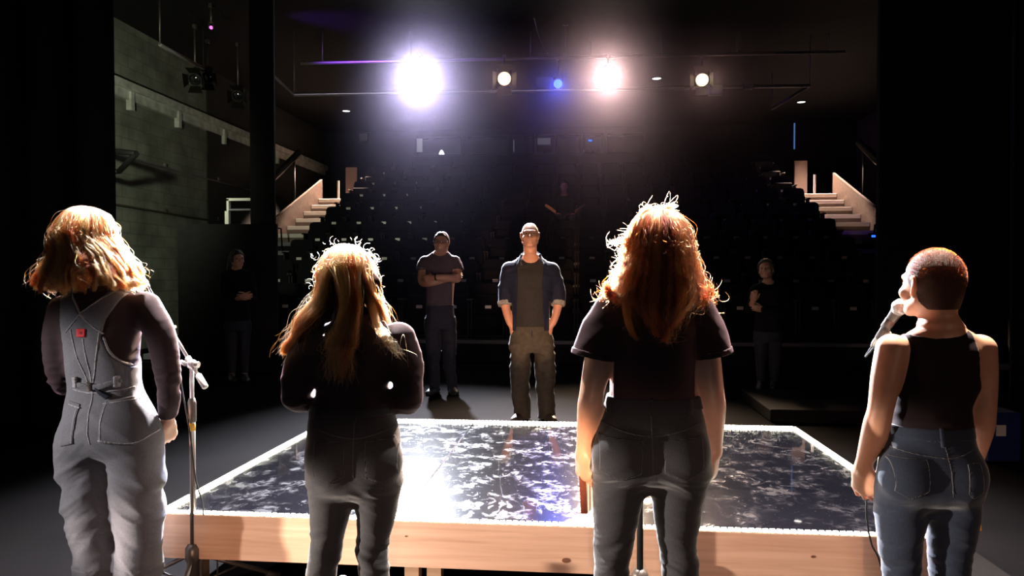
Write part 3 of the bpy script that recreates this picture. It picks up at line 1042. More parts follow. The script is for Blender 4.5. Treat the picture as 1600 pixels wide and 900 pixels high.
# pale metal frame (rail) behind the masking flat
D = 10.28
e = empty('guard_rail', (P(372, 350, D).x, P(372, 350, D).y, 0))
tag(e, 'pale square-tube guard rail rising behind the black flat on the left', 'railing')
o_ = e.location
q = lambda px, py: P(px, py, D) - o_
MB().box((q(352, 312).x, -.03, 0), (q(358, 312).x, .03, q(352, 330).z), 0).box((q(355, 312).x, -.03, q(352, 330).z), (q(358.5, 312).x, .03, q(352, 311).z)).build('post', M['white_plastic'], e)
MB().box((q(355, 312).x, -.03, q(355, 314).z), (q(425, 314).x, .03, q(355, 310).z)).build('top_rail', M['white_plastic'], e)
MB().box((q(358, 328).x, -.02, q(355, 329).z), (q(425, 328).x, .02, q(355, 326.5).z)).build('middle_rail', M['grey_box'], e)
MB().box((q(422, 328).x, -.03, 0), (q(425, 328).x, .03, q(355, 310).z)).build('post', M['grey_box'], e)

# black masking flats and leg curtains
def flat(px0, px1, pytop, D, lab, thick=.06, full=False):
    a, b = P(px0, pytop, D), P(px1, pytop, D)
    e = empty('masking_flat', ((a.x + b.x) / 2, (a.y + b.y) / 2, 0), PSI)
    hw = (b - a).length / 2
    zt = ZC - .01 if full else a.z
    tag(e, lab, 'flat')
    MB().box((-hw, 0, 0), (hw, thick, zt), .004).build('panel', M['black_paint'], e)
    for s in (-1, 1):
        MB().box((s * (hw - .05) - .03, thick, 0), (s * (hw - .05) + .03, thick + .05, zt)).build('batten', M['black_paint'], e)
    return e


flat(277, 432, 350, 9.9, 'wide black masking flat at the left, its top just below the pale guard rail')
flat(390, 428, 180, 10.05, 'tall black masking flat reaching the ceiling left of the lit stairs', full=True)
flat(1374, 1580, 180, 9.85, 'tall black masking flat reaching the ceiling right of the lit stairs', full=True)


def curtain(x0, x1, y, lab):
    n = 90
    vs, fs = [], []
    for i in range(n + 1):
        t = i / n
        x = x0 + (x1 - x0) * t
        yy = y + .07 * math.sin(t * (abs(x1 - x0)) * 14) + .02 * math.sin(t * 57)
        vs += [(x, yy, .004), (x, yy, ZC - .02)]
    for i in range(n):
        fs.append((2 * i, 2 * i + 2, 2 * i + 3, 2 * i + 1))
    o = MB().add(vs, fs, True).build('leg_curtain', M['velour'])
    sd = o.modifiers.new('thickness', 'SOLIDIFY')
    sd.thickness = .012
    tag(o, lab, 'curtain')
    return o


curtain(-7.95, -4.19, 6.0, 'black velour leg curtain hanging at the left edge of the stage')
curtain(3.42, 7.95, 6.0, 'black velour leg curtain hanging at the right edge of the stage')

# ------------------------------------------------------------------ seating tiers, stairs
ROWS = list(range(3, -6, -1))
TY = lambda n: 14.5 - n
TZ = lambda n: 1.60 - .42 * n
tiers = MB()
for n in ROWS:
    tiers.box((-5.84, TY(n) - .55, 0), (5.14, TY(n) + .45 if n > -5 else YB, TZ(n)))
struct('floor_seating_tier', tiers, M['black_paint'])
nos = MB()
for n in ROWS:
    o = MB().box((-5.84, TY(n) - .575, TZ(n) - .045), (5.14, TY(n) - .545, TZ(n) + .004)).build('trim_%d' % (10 + n), mat('tier_edge', (.10, .10, .11), .5) if n == 3 else M['black_metal'])
    o['kind'] = 'structure'


def stair(side):
    x0, x1 = (5.85, 6.80) if side < 0 else (5.15, 6.20)
    xm = (x0 + x1) / 2
    e = empty('staircase', (side * xm, 12, 0))
    tag(e, 'flight of wooden aisle steps lit from above at the %s end of the seating' % ('left' if side < 0 else 'right'), 'stairs', 'lit aisle stairs')
    a, b = sorted((side * x0 - side * xm, side * x1 - side * xm))
    line = lambda y: 1.60 + .42 * (y + .55 - 14.5)
    for n in ROWS:
        for h in (0, 1):
            z = TZ(n) - .21 + .21 * h + .05 * (n < 0)
            y = TY(n) - 1.05 + .5 * h
            if n < -4: continue
            shaded_step = z < 2.25
            o = MB().box((a, y - 12, max(z - 1.2, 0)), (b, y + .52 - 12, z - .004)).build('tread', M['oak'] if not shaded_step else M['black_paint'], e)
            MB().box((a + .02, y - 12 - .02, z - .085), (b - .02, y + .16 - 12, z + .004), .006).build('nosing', M['nosing'] if not shaded_step else M['grey_box'], o)
    zt = TZ(-4) + .05
    MB().box((a, TY(-4) - .03 - 12, zt - 1), (b, YB - 12, zt - .01)).build('landing', M['oak'], e)
    # plywood side panel, upright along the outer edge of the steps
    X = side * (x1 + .03) - side * xm
    prof = [(15.55, line(15.55) - .25), (15.15, line(15.15) + .42), (18.35, line(18.35) + .44), (18.35, line(18.35) - .6)]
    n = len(prof)
    vs = [(X, y - 12, z) for y, z in prof] + [(X + side * .06, y - 12, z) for y, z in prof]
    MB().add(vs, [tuple(range(n)), tuple(reversed(range(n, 2 * n)))] + [(i, n + i, n + (i + 1) % n, (i + 1) % n) for i in range(n)]).build('stringer', M['ply'], e)
    r = MB()
    r.tube([(X + side * .34, 14.9 - 12, line(14.9) + .98), (X + side * .34, 17.6 - 12, line(17.6) + 1.35)], .085, 10)
    r.tube([(X - side * .05, 14.5 - 12, line(15.15) + .30), (X - side * .35, 14.9 - 12, line(15.15) + .26), (X - side * .36, 14.95 - 12, line(15.15) - .3)], .02, 8)
    for yy in (15.3, 17.3):
        r.tube([(X + side * .34, yy - 12, line(yy) - .6), (X + side * .34, yy - 12, line(yy) + 1.0 + .14 * (yy - 14.9))], .03, 8)
    r.build('handrail', M['black_metal'], e)
    xx = side * (x1 - .33) - side * xm
    MB().box((xx - .022, 18.55 - 12, zt - .01), (xx + .022, 18.60 - 12, zt + .55)).build('post', M['nosing'], e)
    return e


st_l, st_r = stair(-1), stair(1)
# narrow door-side panel catching the light at the top of each stair
for s in (-1, 1):
    xc_ = -6.32 if s < 0 else 5.72
    o = MB().box((xc_ - .16, 19.2, TZ(-4) + .045), (xc_ + .16, 19.26, TZ(-4) + 1.05)).build('door_%d' % (1 if s < 0 else 2), mat('door_leaf', (.10, .065, .055), .6))
    o['kind'] = 'structure'

# seats: one built whole, then copied
def make_seat():
    e = empty('theatre_seat')
    tag(e, cat='seat')
    b = MB()
    prof = [(-.225, .40), (-.235, .80), (-.21, .86), (-.15, .885), (.15, .885), (.21, .86), (.235, .80), (.225, .40)]
    vs = [(x, .11 + .10 * (z - .4), z) for x, z in prof] + [(x, .16 + .10 * (z - .4), z) for x, z in prof]
    n = len(prof)
    b.add(vs, [tuple(range(n)), tuple(reversed(range(n, 2 * n)))] + [(i, n + i, n + (i + 1) % n, (i + 1) % n) for i in range(n)])
    b.build('backrest', M['seat_cloth'], e)
    MB().box((-.215, 0, .36), (.215, .09, .70), .025).build('seat', M['seat_cloth'], e)
    MB().box((-.05, -.006, .475), (.05, .003, .525)).build('number_plate', M['plate'], e)
    for s in (-1, 1):
        MB().box((s * .262 - .012, -.10, 0), (s * .262 + .012, .12, .60), .004).build('side_panel', M['seat_shell'], e)
        MB().box((s * .262 - .024, -.16, .60), (s * .262 + .024, .14, .635), .008).build('armrest', M['seat_shell'], e)
    return e


seat0 = None
ORD = ['first', 'second', 'third', 'fourth', 'fifth', 'sixth', 'seventh', 'eighth', 'ninth', 'tenth', 'eleventh', 'twelfth', 'thirteenth', 'fourteenth', 'fifteenth', 'sixteenth', 'seventeenth', 'eighteenth', 'nineteenth', 'twentieth']
ROWN = ['front', 'second', 'third', 'fourth', 'fifth', 'sixth', 'seventh', 'eighth', 'top']
for ri, n in enumerate(ROWS):
    for k in range(19):
        x = -5.51 + .573 * k
        if seat0 is None:
            seat0 = make_seat()
            o = seat0
        else:
            o = copy_tree(seat0)
        o.location = (x, TY(n), TZ(n))
        o['label'] = 'folded dark theatre seat with pale number plate, %s from the left in the %s row' % (ORD[k], ROWN[ri])
        o['group'] = 'theatre seats in the raked auditorium'

# ------------------------------------------------------------------ lighting rig
def pipe(name, pts, lab, r=.03, hang=()):
    e = empty(name, pts[0])
    tag(e, lab, 'pipe')
    MB().tube([Vector(p) - Vector(pts[0]) for p in pts], r, 10).build('tube', M['pipe'], e)
    for h in hang:
        MB().tube([Vector(h) - Vector(pts[0]), Vector((h[0], h[1], ZC)) - Vector(pts[0])], .012, 6).build('hanger', M['gunmetal'], e)
    return e


dl = 12.9
up = [P(470, 99, dl), P(1320, 81, dl + .15)]
pipe('lighting_bar', up, 'upper pale steel lighting bar crossing above the five lamps', .028, [up[0].lerp(up[1], t) for t in (.04, .2, .42, .53, .66, .8, .97)])
lo = [P(398, 92, 11.2), P(460, 148, dl), P(1265, 134, dl + .2), P(1206, 170, 15.6)]
pipe('safety_rail', lo, 'lower pale steel rail running beneath the five lamps and turning back at its ends', .03, [lo[1], lo[2], lo[3], lo[0]])
r2 = [P(250, 70, 10.5), P(318, 107, 12.6)]
pipe('side_bar', r2, 'faint dark lighting bar slanting at the upper left near the magenta lamp', .025, [r2[0], r2[1]])
cb = [P(832, 15, 12.2), P(842, 55, 12.4), P(856, 84, 12.7)]
cb = [Vector((cb[0].x, cb[0].y, ZC))] + cb
tag(MB().tube([tuple(p) for p in smooth_path(cb, 6)], .012, 8).build('power_cable', M['gunmetal']), 'thin dark cable sagging from the ceiling to the upper lighting bar', 'cable')
hk = P(884, 35, 12.6)
e = empty('chain_hoist', hk)
tag(e, 'small hook and steel wire hanging above the blue lamp', 'hook')
MB().tube([(0, 0, ZC - hk.z), (0, 0, .05)], .008, 6).tube([(0, 0, -.05), (0, 0, -.55)], .008, 6).build('wire', M['gunmetal'], e)
MB().tube([(.05 * math.cos(a_), 0, .06 * math.sin(a_)) for a_ in np.linspace(0, 6.28, 13)], .012, 6).build('hook', M['pipe'], e)


def fixture(name, pos, target, r, L, lens, lab, bar_z, doors=True, cat='stage light', body_m='black_metal'):
    e = empty(name, pos)
    tag(e, lab, cat)
    q = (Vector(target) - Vector(pos)).to_track_quat('Z', 'Y').to_matrix().to_4x4()
    MB().lathe([(.001, -L), (r * .55, -L), (r * .8, -L * .8), (r * 1.05, -L * .55), (r * 1.05, 0), (r * 1.12, .005), (r * 1.12, .03), (r * .98, .03), (r * .98, -.02), (.001, -.02)], 28, q).build('body', M[body_m], e)
    MB().lathe([(.001, .022), (r * .5, .018), (r * .8, .008), (r * .95, -.01), (.001, -.012)], 28, q).build('lens', M[lens], e)
    if doors:
        for k in range(4):
            R_ = q @ Matrix.Rotation(k * math.pi / 2, 4, 'Z')
            t = .006
            h0, h1 = r * .8, r * 1.25
            tilt = math.radians(28 if k % 2 else 55)
            vs = []
            for zz_ in (0, t):
                for (u, v_) in ((-h0, 0), (h0, 0), (h1, r * 1.3), (-h1, r * 1.3)):
                    vs.append(R_ @ Vector((u, r * 1.08 + v_ * math.sin(tilt) + zz_ * math.cos(tilt), .03 + v_ * math.cos(tilt) - zz_ * math.sin(tilt))))
            MB().add(vs, [(0, 1, 2, 3), (7, 6, 5, 4), (0, 4, 5, 1), (1, 5, 6, 2), (2, 6, 7, 3), (3, 7, 4, 0)]).build('barn_door', M['barn'], e)
    # yoke and clamp up to the bar
    dz = max(bar_z - pos[2], r + .12)
    yk = MB()
    xa = Vector((c_r.x, c_r.y, 0))
    for s in (-1, 1):
        yk.tube([xa * (s * r * 1.15) + Vector((0, 0, -.02)), xa * (s * r * 1.15) + Vector((0, 0, r + .05))], .012, 6)
    yk.tube([xa * (-r * 1.15) + Vector((0, 0, r + .05)), xa * (r * 1.15) + Vector((0, 0, r + .05))], .012, 6)
    yk.build('yoke', M['gunmetal'], e)
    MB().tube([(0, 0, r + .05), (0, 0, dz)], .018, 8).box((-.03, -.04, dz - .03), (.03, .04, dz + .045), .008).build('clamp', M['gunmetal'], e)
    return e


M['barn'] = mat('barn_door_metal', (.02, .019, .018), .3, .7)
bz = P(800, 90, dl).z
tg = Vector((0, 3.2, .8))
fixture('stage_spotlight', RIG['white'], tg, .14, .5, 'lens_white', 'dazzling white stage spotlight, biggest and leftmost glare under the bar', bz, False)
fixture('fresnel_lantern', RIG['left_fresnel'], tg, .125, .30, 'lens_fresnel', 'warm fresnel lantern with lit barn doors between the white glare and the blue lamp', bz)
fixture('led_lantern', RIG['blue'], tg, .085, .25, 'lens_blue', 'small blue starry lamp hanging in the middle of the bar', bz, False)
fixture('stage_spotlight', RIG['warm'], tg, .14, .45, 'lens_warm', 'warm white glaring stage spotlight right of the blue lamp', bz, False)
fixture('fresnel_lantern', RIG['right_fresnel'], tg, .12, .30, 'lens_fresnel', 'warm fresnel lantern with lit barn doors at the right end of the bar', bz)
fixture('led_lantern', P(330, 43, 11.6), (-2, 3, 1), .03, .2, 'lens_magenta', 'tiny magenta lamp glowing high at the upper left', ZC - .045, False)
for px, py, dd, lab in ((305, 124, 12.6, 'unlit dark lantern with a pale front edge at the upper left, nearer the grey wall'),
                        (325, 121, 13.4, 'unlit dark lantern at the upper left, second of three in a row'),
                        (372, 150, 13.6, 'unlit dark lantern at the upper left, low and nearest the white glare')):
    p_ = P(px, py, dd)
    fixture('fresnel_lantern', p_, p_ + Vector((.3, -1, -.5)), .10, .3, 'glass_dark', lab, ZC - .045, True)
# gear boxes on the rig
for px, py, dd, s, lab in ((851, 131, 12.95, .15, 'small pale grey box beside the blue lamp'), (1118, 141, 12.95, .13, 'small brown-grey box below the right fresnel'),
                           (1169, 134, 13.05, .09, 'small grey junction box on the lower rail')):
    p_ = P(px, py, dd)
    o = MB().box((-s, -.06, -s * .7), (s, .06, s * .7), .01).build('junction_box', M['grey_box'])
    o.location = p_
    tag(o, lab, 'box')
p_ = P(561, 210, YB - .1)
o = MB().box((-.13, -.05, -.12), (.13, .05, .12), .01).build('junction_box', M['grey_box'])
o.location = (p_.x, YB - .05, p_.z)
tag(o, 'square grey junction box on the dark back wall at the left', 'box')
for q, lab in zip(DOWN, ('small round ceiling downlight over the left stairs', 'small round ceiling downlight over the right stairs', 'small round ceiling downlight between the warm glare and the right fresnel')):
    e = empty('ceiling_downlight', (q.x, q.y, ZC))
    tag(e, lab, 'downlight', 'ceiling downlights')
    MB().lathe([(.10, 0), (.135, 0), (.135, -.02), (.10, -.025), (.10, 0)], 24).build('rim', M['black_metal'], e)
    MB().lathe([(.001, -.012), (.10, -.012), (.10, -.004), (.001, -.004)], 24).build('lens', M['downlight'], e)
# blue glimmers
p0, p1 = P(1229, 201, YB), P(1229, 240, YB)
o = MB().box((-.018, -.01, p1.z), (.018, .01, p0.z)).build('light_tube', M['line_blue'])
o.location = (p0.x, YB - .012, 0)
tag(o, 'thin vertical blue light strip on the dark wall above the right stairs', 'light')
p_ = P(1365, 369, 13.6)
e = empty('indicator_light', (p_.x, p_.y, p_.z), PSI)
tag(e, 'tiny glowing blue indicator light at the right beside the stairs', 'light')
MB().box((-.09, 0, -.06), (.09, .05, .06), .008).build('housing', M['black_metal'], e)
MB().box((-.04, -.006, -.02), (.04, .002, .02)).build('lens', M['sign_blue'], e)

# ------------------------------------------------------------------ the mirror-black platform
PT = .374
q4 = [PZ(255, 801, PT), PZ(1491, 841, PT), PZ(1240, 670, PT), PZ(521, 656, PT)]      # front-left, front-right, back-right, back-left
plat = empty('stage_platform', (0, 3.8, 0))
tag(plat, 'low pine-sided platform with a scuffed black mirror top in the middle of the stage', 'platform')


def platform_mat():
    m = mat('mirror_acrylic', (.006, .006, .008), .03, spec=.55)
    nt = m.node_tree
    L = nt.links.new
    b = nt.nodes['Principled BSDF']
    tc = nt.nodes.new('ShaderNodeTexCoord')

    def noise(scale, st=(1, 1, 1), det=5, dist=0.0, off=(0, 0, 0)):
        mp = nt.nodes.new('ShaderNodeMapping')
        mp.inputs['Scale'].default_value = st
        mp.inputs['Location'].default_value = off
        L(tc.outputs['Object'], mp.inputs[0])
        n = nt.nodes.new('ShaderNodeTexNoise')
        n.inputs['Scale'].default_value = scale
        n.inputs['Detail'].default_value = det
        n.inputs['Distortion'].default_value = dist
        L(mp.outputs[0], n.inputs['Vector'])
        return n.outputs[0]

    def ramp(x, a, c, lo=0, hi=1):
        r = nt.nodes.new('ShaderNodeMapRange')
        r.inputs['From Min'].default_value, r.inputs['From Max'].default_value = a, c
        r.interpolation_type = 'SMOOTHSTEP'
        r.inputs['To Min'].default_value, r.inputs['To Max'].default_value = lo, hi
        L(x, r.inputs[0])
        return r.outputs[0]

    def op(k, x, y):
        n = nt.nodes.new('ShaderNodeMath')
        n.operation = k
        for i, v_ in enumerate((x, y)):
            if isinstance(v_, (int, float)): n.inputs[i].default_value = v_
            else: L(v_, n.inputs[i])
        return n.outputs[0]
    foot_ = op('MULTIPLY', ramp(noise(8.5, (1, 1, 1), 7, .5), .47, .66), ramp(noise(31, (1, 1, 1), 6, .6), .36, .66))
    swirl = op('MULTIPLY', op('MULTIPLY', ramp(noise(16, (1.0, .7, 1), 8, 1.2, (3, 1, 0)), .50, .66), ramp(noise(3.2, (1, 1, 1), 3, 0, (7, 2, 0)), .42, .62)), .8)
    fleck = ramp(noise(85, (1, 1, 1), 2, 0), .68, .74)
    mask = op('MINIMUM', op('ADD', op('ADD', foot_, swirl), op('MULTIPLY', fleck, .7)), 1.0)
    L(ramp(mask, 0, 1, .20, .30), b.inputs['Roughness'])
    L(ramp(mask, 0, 1, .006, .16), b.inputs['Specular IOR Level'])
    b.inputs['Coat Weight'].default_value = 1
    b.inputs['Coat Roughness'].default_value = .02
    mx = nt.nodes.new('ShaderNodeMix')
    mx.data_type = 'RGBA'
    mx.inputs[6].default_value = (.004, .004, .006, 1)
    mx.inputs[7].default_value = (.022, .021, .026, 1)
    L(mask, mx.inputs[0])
    L(mx.outputs[2], b.inputs['Base Color'])
    return m


M['mirror'] = platform_mat()
o0 = plat.location


def lerp2(u, v_):
    a = q4[0].lerp(q4[1], u)
    b = q4[3].lerp(q4[2], u)
    return a.lerp(b, v_)


g = .0016
for u0, u1 in ((0, .318), (.318, .66), (.66, 1)):
    pts = [lerp2(u0 + (g if u0 else 0), 0), lerp2(u1 - (g if u1 < 1 else 0), 0), lerp2(u1 - (g if u1 < 1 else 0), 1), lerp2(u0 + (g if u0 else 0), 1)]
    MB().prism([(p.x - o0.x, p.y - o0.y) for p in pts], PT - .012, PT).build('mirror_panel', M['mirror'], plat)
MB().prism([((p.x * .995 - o0.x), p.y - o0.y) for p in q4], PT - .03, PT - .012).build('deck', M['shoe_white'], plat)


def pine():
    m = mat('pine_board', (.70, .42, .25), .55, spec=.35)
    nt = m.node_tree
    L = nt.links.new
    tc = nt.nodes.new('ShaderNodeTexCoord')
    mp = nt.nodes.new('ShaderNodeMapping')
    mp.inputs['Scale'].default_value = (.6, .6, 14)
    L(tc.outputs['Object'], mp.inputs[0])
    n = nt.nodes.new('ShaderNodeTexNoise')
    n.inputs['Scale'].default_value = 3
    n.inputs['Detail'].default_value = 6
    n.inputs['Distortion'].default_value = .6
    L(mp.outputs[0], n.inputs['Vector'])
    r = nt.nodes.new('ShaderNodeValToRGB')
    r.color_ramp.elements[0].position, r.color_ramp.elements[0].color = .30, (.56, .335, .22, 1)
    r.color_ramp.elements[1].position, r.color_ramp.elements[1].color = .65, (.70, .455, .32, 1)
    L(n.outputs[0], r.inputs[0])
    L(r.outputs[0], nt.nodes['Principled BSDF'].inputs['Base Color'])
    return m


M['pine'] = pine()
M['knot'] = mat('pine_knot', (.16, .06, .03), .6)
FH = .190
sides = [(0, 1), (1, 2), (2, 3), (3, 0)]
for i, (a_, b_) in enumerate(sides):
    a, b = q4[a_], q4[b_]
    d_ = (b - a).normalized()
    n_ = Vector((d_.y, -d_.x, 0))
    poly = [a + n_ * .012, b + n_ * .012, b - n_ * .026, a - n_ * .026]
    bo = MB().prism([(p.x - o0.x, p.y - o0.y) for p in poly], PT - .186, PT - .001).build('fascia_board', M['pine'], plat)
    # top lip that carries the strip
    poly = [a - n_ * .004, b - n_ * .004, b - n_ * .024, a - n_ * .024]
    MB().prism([(p.x - o0.x, p.y - o0.y) for p in poly], PT - .004, PT + .001).build('edge_lip', M['gunmetal'], plat)
    if i == 0:
        for t, zz_, rr in ((.535, .105, .010), (.835, .055, .005), (.33, .03, .003)):
            p = a.lerp(b, t) - o0 + n_ * .0125
            Mx = Matrix.Translation((p.x, p.y, PT - .03 - zz_)) @ Matrix(((d_.x, n_.x, 0), (d_.y, n_.y, 0), (0, 0, 1))).to_4x4() @ Matrix.Rotation(math.pi / 2, 4, 'X') @ Matrix.Diagonal((1.7, 1, 1, 1))
            MB().lathe([(.0001, -.001), (rr, -.001), (rr, .001), (.0001, .001)], 16, Mx, False).build('knot', M['knot'], bo)
for t, v_ in ((.03, .03), (.33, .03), (.36, .03), (.66, .03), (.97, .03), (.03, .97), (.35, .97), (.66, .97), (.97, .97), (.33, .5), (.66, .5)):
    p = lerp2(t, v_) - o0
    MB().box((p.x - .03, p.y - .03 + .05 * (v_ < .5), 0), (p.x + .03, p.y + .03 + .05 * (v_ < .5), PT - .03 - FH * (v_ in (.03, .97)) * 0)).build('leg', mat('leg_timber', (.35, .22, .13), .6) if t < .4 and v_ < .1 else M['black_paint'], plat)
NAMES = ['front', 'right', 'back', 'left']
for i, (a_, b_) in enumerate(sides):
    a, b = q4[a_], q4[b_]
    e = empty('led_strip', (a + b) / 2)
    e.location.z = PT
    tag(e, 'glowing warm white strip of tiny lights along the %s edge of the mirror platform' % NAMES[i], 'light strip', 'light strips around the platform')
    d_ = (b - a).normalized()
    n_ = Vector((d_.y, -d_.x, 0))
    L_ = (b - a).length
    R_ = Matrix(((d_.x, n_.x, 0), (d_.y, n_.y, 0), (0, 0, 1))).to_4x4()
    MB().box((-L_ / 2, -.002, .0005), (L_ / 2, .010, .003), 0, R_).build('tape', M['white_plastic'], e)
    bd = MB()
    nb = int(L_ / .0262)
    for k in range(nb):
        x = -L_ / 2 + (k + .5) * L_ / nb
        bd.box((x - .009, -.002, .003), (x + .009, .011, .0135), 0, R_)
    o = bd.build('led_bead', M['led'], e)
    o['kind'] = 'stuff'

# low black deck behind, at the right, and a floor sheet around the platform
a = PZ(1204, 640, .12)
o = MB().box((0, 0, 0), (2.6, 1.2, .12), .01).build('low_deck', mat('deck_paint', (.006, .005, .005), .8, spec=.06))
o.location = (a.x, a.y, 0)
tag(o, 'low black deck lying on the floor behind the right end of the platform', 'platform')
sh = [PZ(255, 801, PT).lerp(q4[1], 1.16), None]
pl = [Vector((q4[1].x + .1, 2.6, 0)), Vector((q4[1].x + .55, 2.6, 0)), Vector((q4[2].x + .55, q4[2].y + .05, 0)), Vector((q4[2].x + .1, q4[2].y + .05, 0))]
o = MB().prism([(p.x, p.y) for p in pl], 0, .004).build('floor_mat', mat('dance_mat', (.006, .0052, .004), .85, spec=.05, nscale=4, namp=.3))
tag(o, 'dark floor mat lying along the right side of the platform', 'mat')

# blue box at the far right
p_ = P(1563, 668, 5.2)
e = empty('storage_box', (p_.x, p_.y, 0), PSI)
tag(e, 'blue plastic box with a pale label in the dark at the far right', 'box')
h_ = P(1563, 645, 5.2).z
MB().box((-.10, 0, 0), (.16, .25, h_), .012).build('body', M['blue_box'], e)
MB().box((-.03, -.004, h_ - .17), (.04, .001, h_ - .09)).build('label', mat('label_paper', (.45, .42, .38), .7), e)

# stage haze hanging under the lamps
hz = MB().box((-7.6, 8.6, .6), (7.6, 16.2, 5.79)).mesh('haze')
hm = bpy.data.materials.new('haze')
hm.use_nodes = True
nt = hm.node_tree
nt.nodes.clear()
vo = nt.nodes.new('ShaderNodeVolumeScatter')
vo.inputs['Color'].default_value = (.80, .68, 1, 1)
vo.inputs['Density'].default_value = .0006
vo.inputs['Anisotropy'].default_value = .82
ou = nt.nodes.new('ShaderNodeOutputMaterial')
nt.links.new(vo.outputs[0], ou.inputs['Volume'])
o = link_mesh('haze', hz, hm)
tag(o, 'thin bluish stage haze hanging under the lighting bar', 'haze', kind='stuff')


# ------------------------------------------------------------------ people
class Person:
    """a figure built in its own frame: x to the right of the picture, y away from the camera, z up; D metres down the camera axis"""

    inf, arm_inf = .008, 0.0

    def __init__(s, px0, D, label, skin='skin', vox=.005):
        s.px0, s.D, s.label, s.skin = px0, D, label, skin
        s.f = Fig(vox)
        s.k = D / FPX

    def L(s, px, py, y=0.0):
        d = s.D + y
        return (((px - 800) * d - (s.px0 - 800) * s.D) / FPX, y, CAMH - (py - 428) * d / FPX)

    def T(s, tg, pts, k=.02, n=4):
        """pts: (px, py, y, r)"""
        i = {'leg': s.inf, 'arm': s.arm_inf, 'bag': .013}.get(tg, 0)
        s.f.tube(tg, [(*s.L(a, b, y), r - i) for a, b, y, r in pts], k, n)

    def torso(s, rows, corr=.96, tg='torso', n=2.2, k=.045):
        """rows: (py, left px, right px, y centre, depth away, depth near)"""
        out = []
        for py, a, b, yc, rf, rb in rows:
            x, _, z = s.L((a + b) / 2, py, yc)
            out.append((z, x, yc, (b - a) / 2 * s.k * corr - s.inf, rf - s.inf * .5, rb - s.inf * .5))
        s.f.loft(tg, out, k, n)

    def z(s, py, y=0.0): return s.L(0, py, y)[2]

    def poly(s, pts, y=0.0): return [(s.L(a, b, y)[0], s.L(a, b, y)[2]) for a, b in pts]

    def body(s, tags, z0=0.0):
        o = s.f.mesh('person', tags, M[s.skin])
        hf = Vector((-math.sin(PSI), math.cos(PSI), 0))
        p = hf * s.D + c_r * ((s.px0 - 800) / FPX * s.D)
        o.location = (p.x, p.y, 0)
        o.rotation_euler = (0, 0, PSI)
        tag(o, s.label, 'person')
        s.o = o
        return o

    def wear(s, name, tags, m, inf, cuts=(), parent=None, **kw):
        return s.f.mesh(name, tags, M[m] if isinstance(m, str) else m, parent or s.o, inf, cuts, **kw)


def ball_out(c, r): return lambda X, Y, Z: r - np.sqrt((X - c[0]) ** 2 + (Y - c[1]) ** 2 + (Z - c[2]) ** 2)


def sleeve_cut(p, d, side, xlim):
    """drop what lies beyond p along d, only outside |x| > xlim on that side"""
    d = np.array(d, float); d /= np.linalg.norm(d)
    return lambda X, Y, Z: np.minimum((X - p[0]) * d[0] + (Y - p[1]) * d[1] + (Z - p[2]) * d[2], X * side - xlim)


def head_cut(c, R, ys, zs, s=1.0):
    """hairline: keep above the curve zs(ys) in the head's frame"""
    def f(X, Y, Z):
        q = [X - c[0], Y - c[1], Z - c[2]]
        yl = sum(q[i] * R[i, 1] for i in range(3)) / s
        zl = sum(q[i] * R[i, 2] for i in range(3)) / s
        return np.interp(yl, ys, zs) - zl
    return f


def jeans_wr(p, zk, zb, seed, amp=.0045):
    """creases behind the knees, under the seat and over the hips"""
    def mask(q):
        z = q[:, 2]
        return .12 + 1.1 * bump1(z, zk, .09) + .8 * bump1(z, zb, .05)
    return addw(folds(amp, (4, 4, 17), seed, mask, .5), folds(amp * .35, (9, 9, 45), seed + 3, mask, .3))


# ---- the woman in overalls, far left
p1 = Person(165, 2.8, 'person in grey denim overalls with a golden bob, back turned, at the far left', 'skin_pale')
p1.torso([(448, 128, 180, -.02, .05, .05), (458, 108, 206, -.02, .06, .065), (470, 96, 222, -.01, .075, .085), (500, 92, 224, 0, .095, .10),
          (545, 99, 216, 0, .12, .10), (600, 106, 216, 0, .105, .085), (645, 100, 236, 0, .11, .11), (680, 98, 247, 0, .10, .125), (705, 106, 240, 0, .08, .09), (718, 135, 212, 0, .04, .04)], .90)
p1.T('bag', [(130, 690, -.02, .105), (134, 730, 0, .104), (139, 800, .01, .094), (143, 850, 0, .078), (146, 905, 0, .072), (147, 915, 0, .074)], .03)
p1.T('bag', [(205, 690, -.02, .105), (211, 740, 0, .096), (213, 800, .01, .090), (214, 855, 0, .080), (212, 893, 0, .080), (212, 900, 0, .080)], .03)
p1.f.ell('bag', p1.L(172, 668, -.03), (.142, .11, .10), None, .04)
for x0, x1 in ((140, 147), (208, 211)):
    p1.T('leg', [(x0, 705, 0, .08), (x0, 800, .01, .062), (x0, 830, .01, .052), (x1, 870, -.01, .05), (x1, 935, -.01, .034), (x1, 955, 0, .033)], .03)
foot(p1.f, 'foot', p1.L(147, 940), (-.15, 1))
foot(p1.f, 'foot', p1.L(211, 940), (.2, 1))
p1.T('arm', [(226, 480, 0, .052), (249, 520, -.01, .047), (259, 570, -.015, .041), (262, 615, .01, .036), (261, 650, .05, .025), (260, 662, .06, .022)], .035)
p1.T('arm', [(100, 485, 0, .050), (89, 530, -.01, .045), (94, 590, .02, .040), (108, 600, .12, .035), (128, 598, .22, .026)], .035)
hand(p1.f, 'hand', p1.L(260, 660, .06), (-.12, .40, -1), (-.85, .5, 0), (0, 1, 0), (30, 35, 25), .92)
hand(p1.f, 'hand', p1.L(128, 598, .22), (.9, .5, 0), (0, -1, -.2), (0, 0, 1), (35, 40, 25), .92)
R1 = rot(-8, -3, 4)
c1 = np.array(p1.L(139, 374, .0))
head(p1.f, c1, R1, .98, False, p1.L(152, 456, -.02), .048)
p1.body(['torso', 'leg', 'foot', 'arm', 'hand', 'neck', 'head', 'ear'])
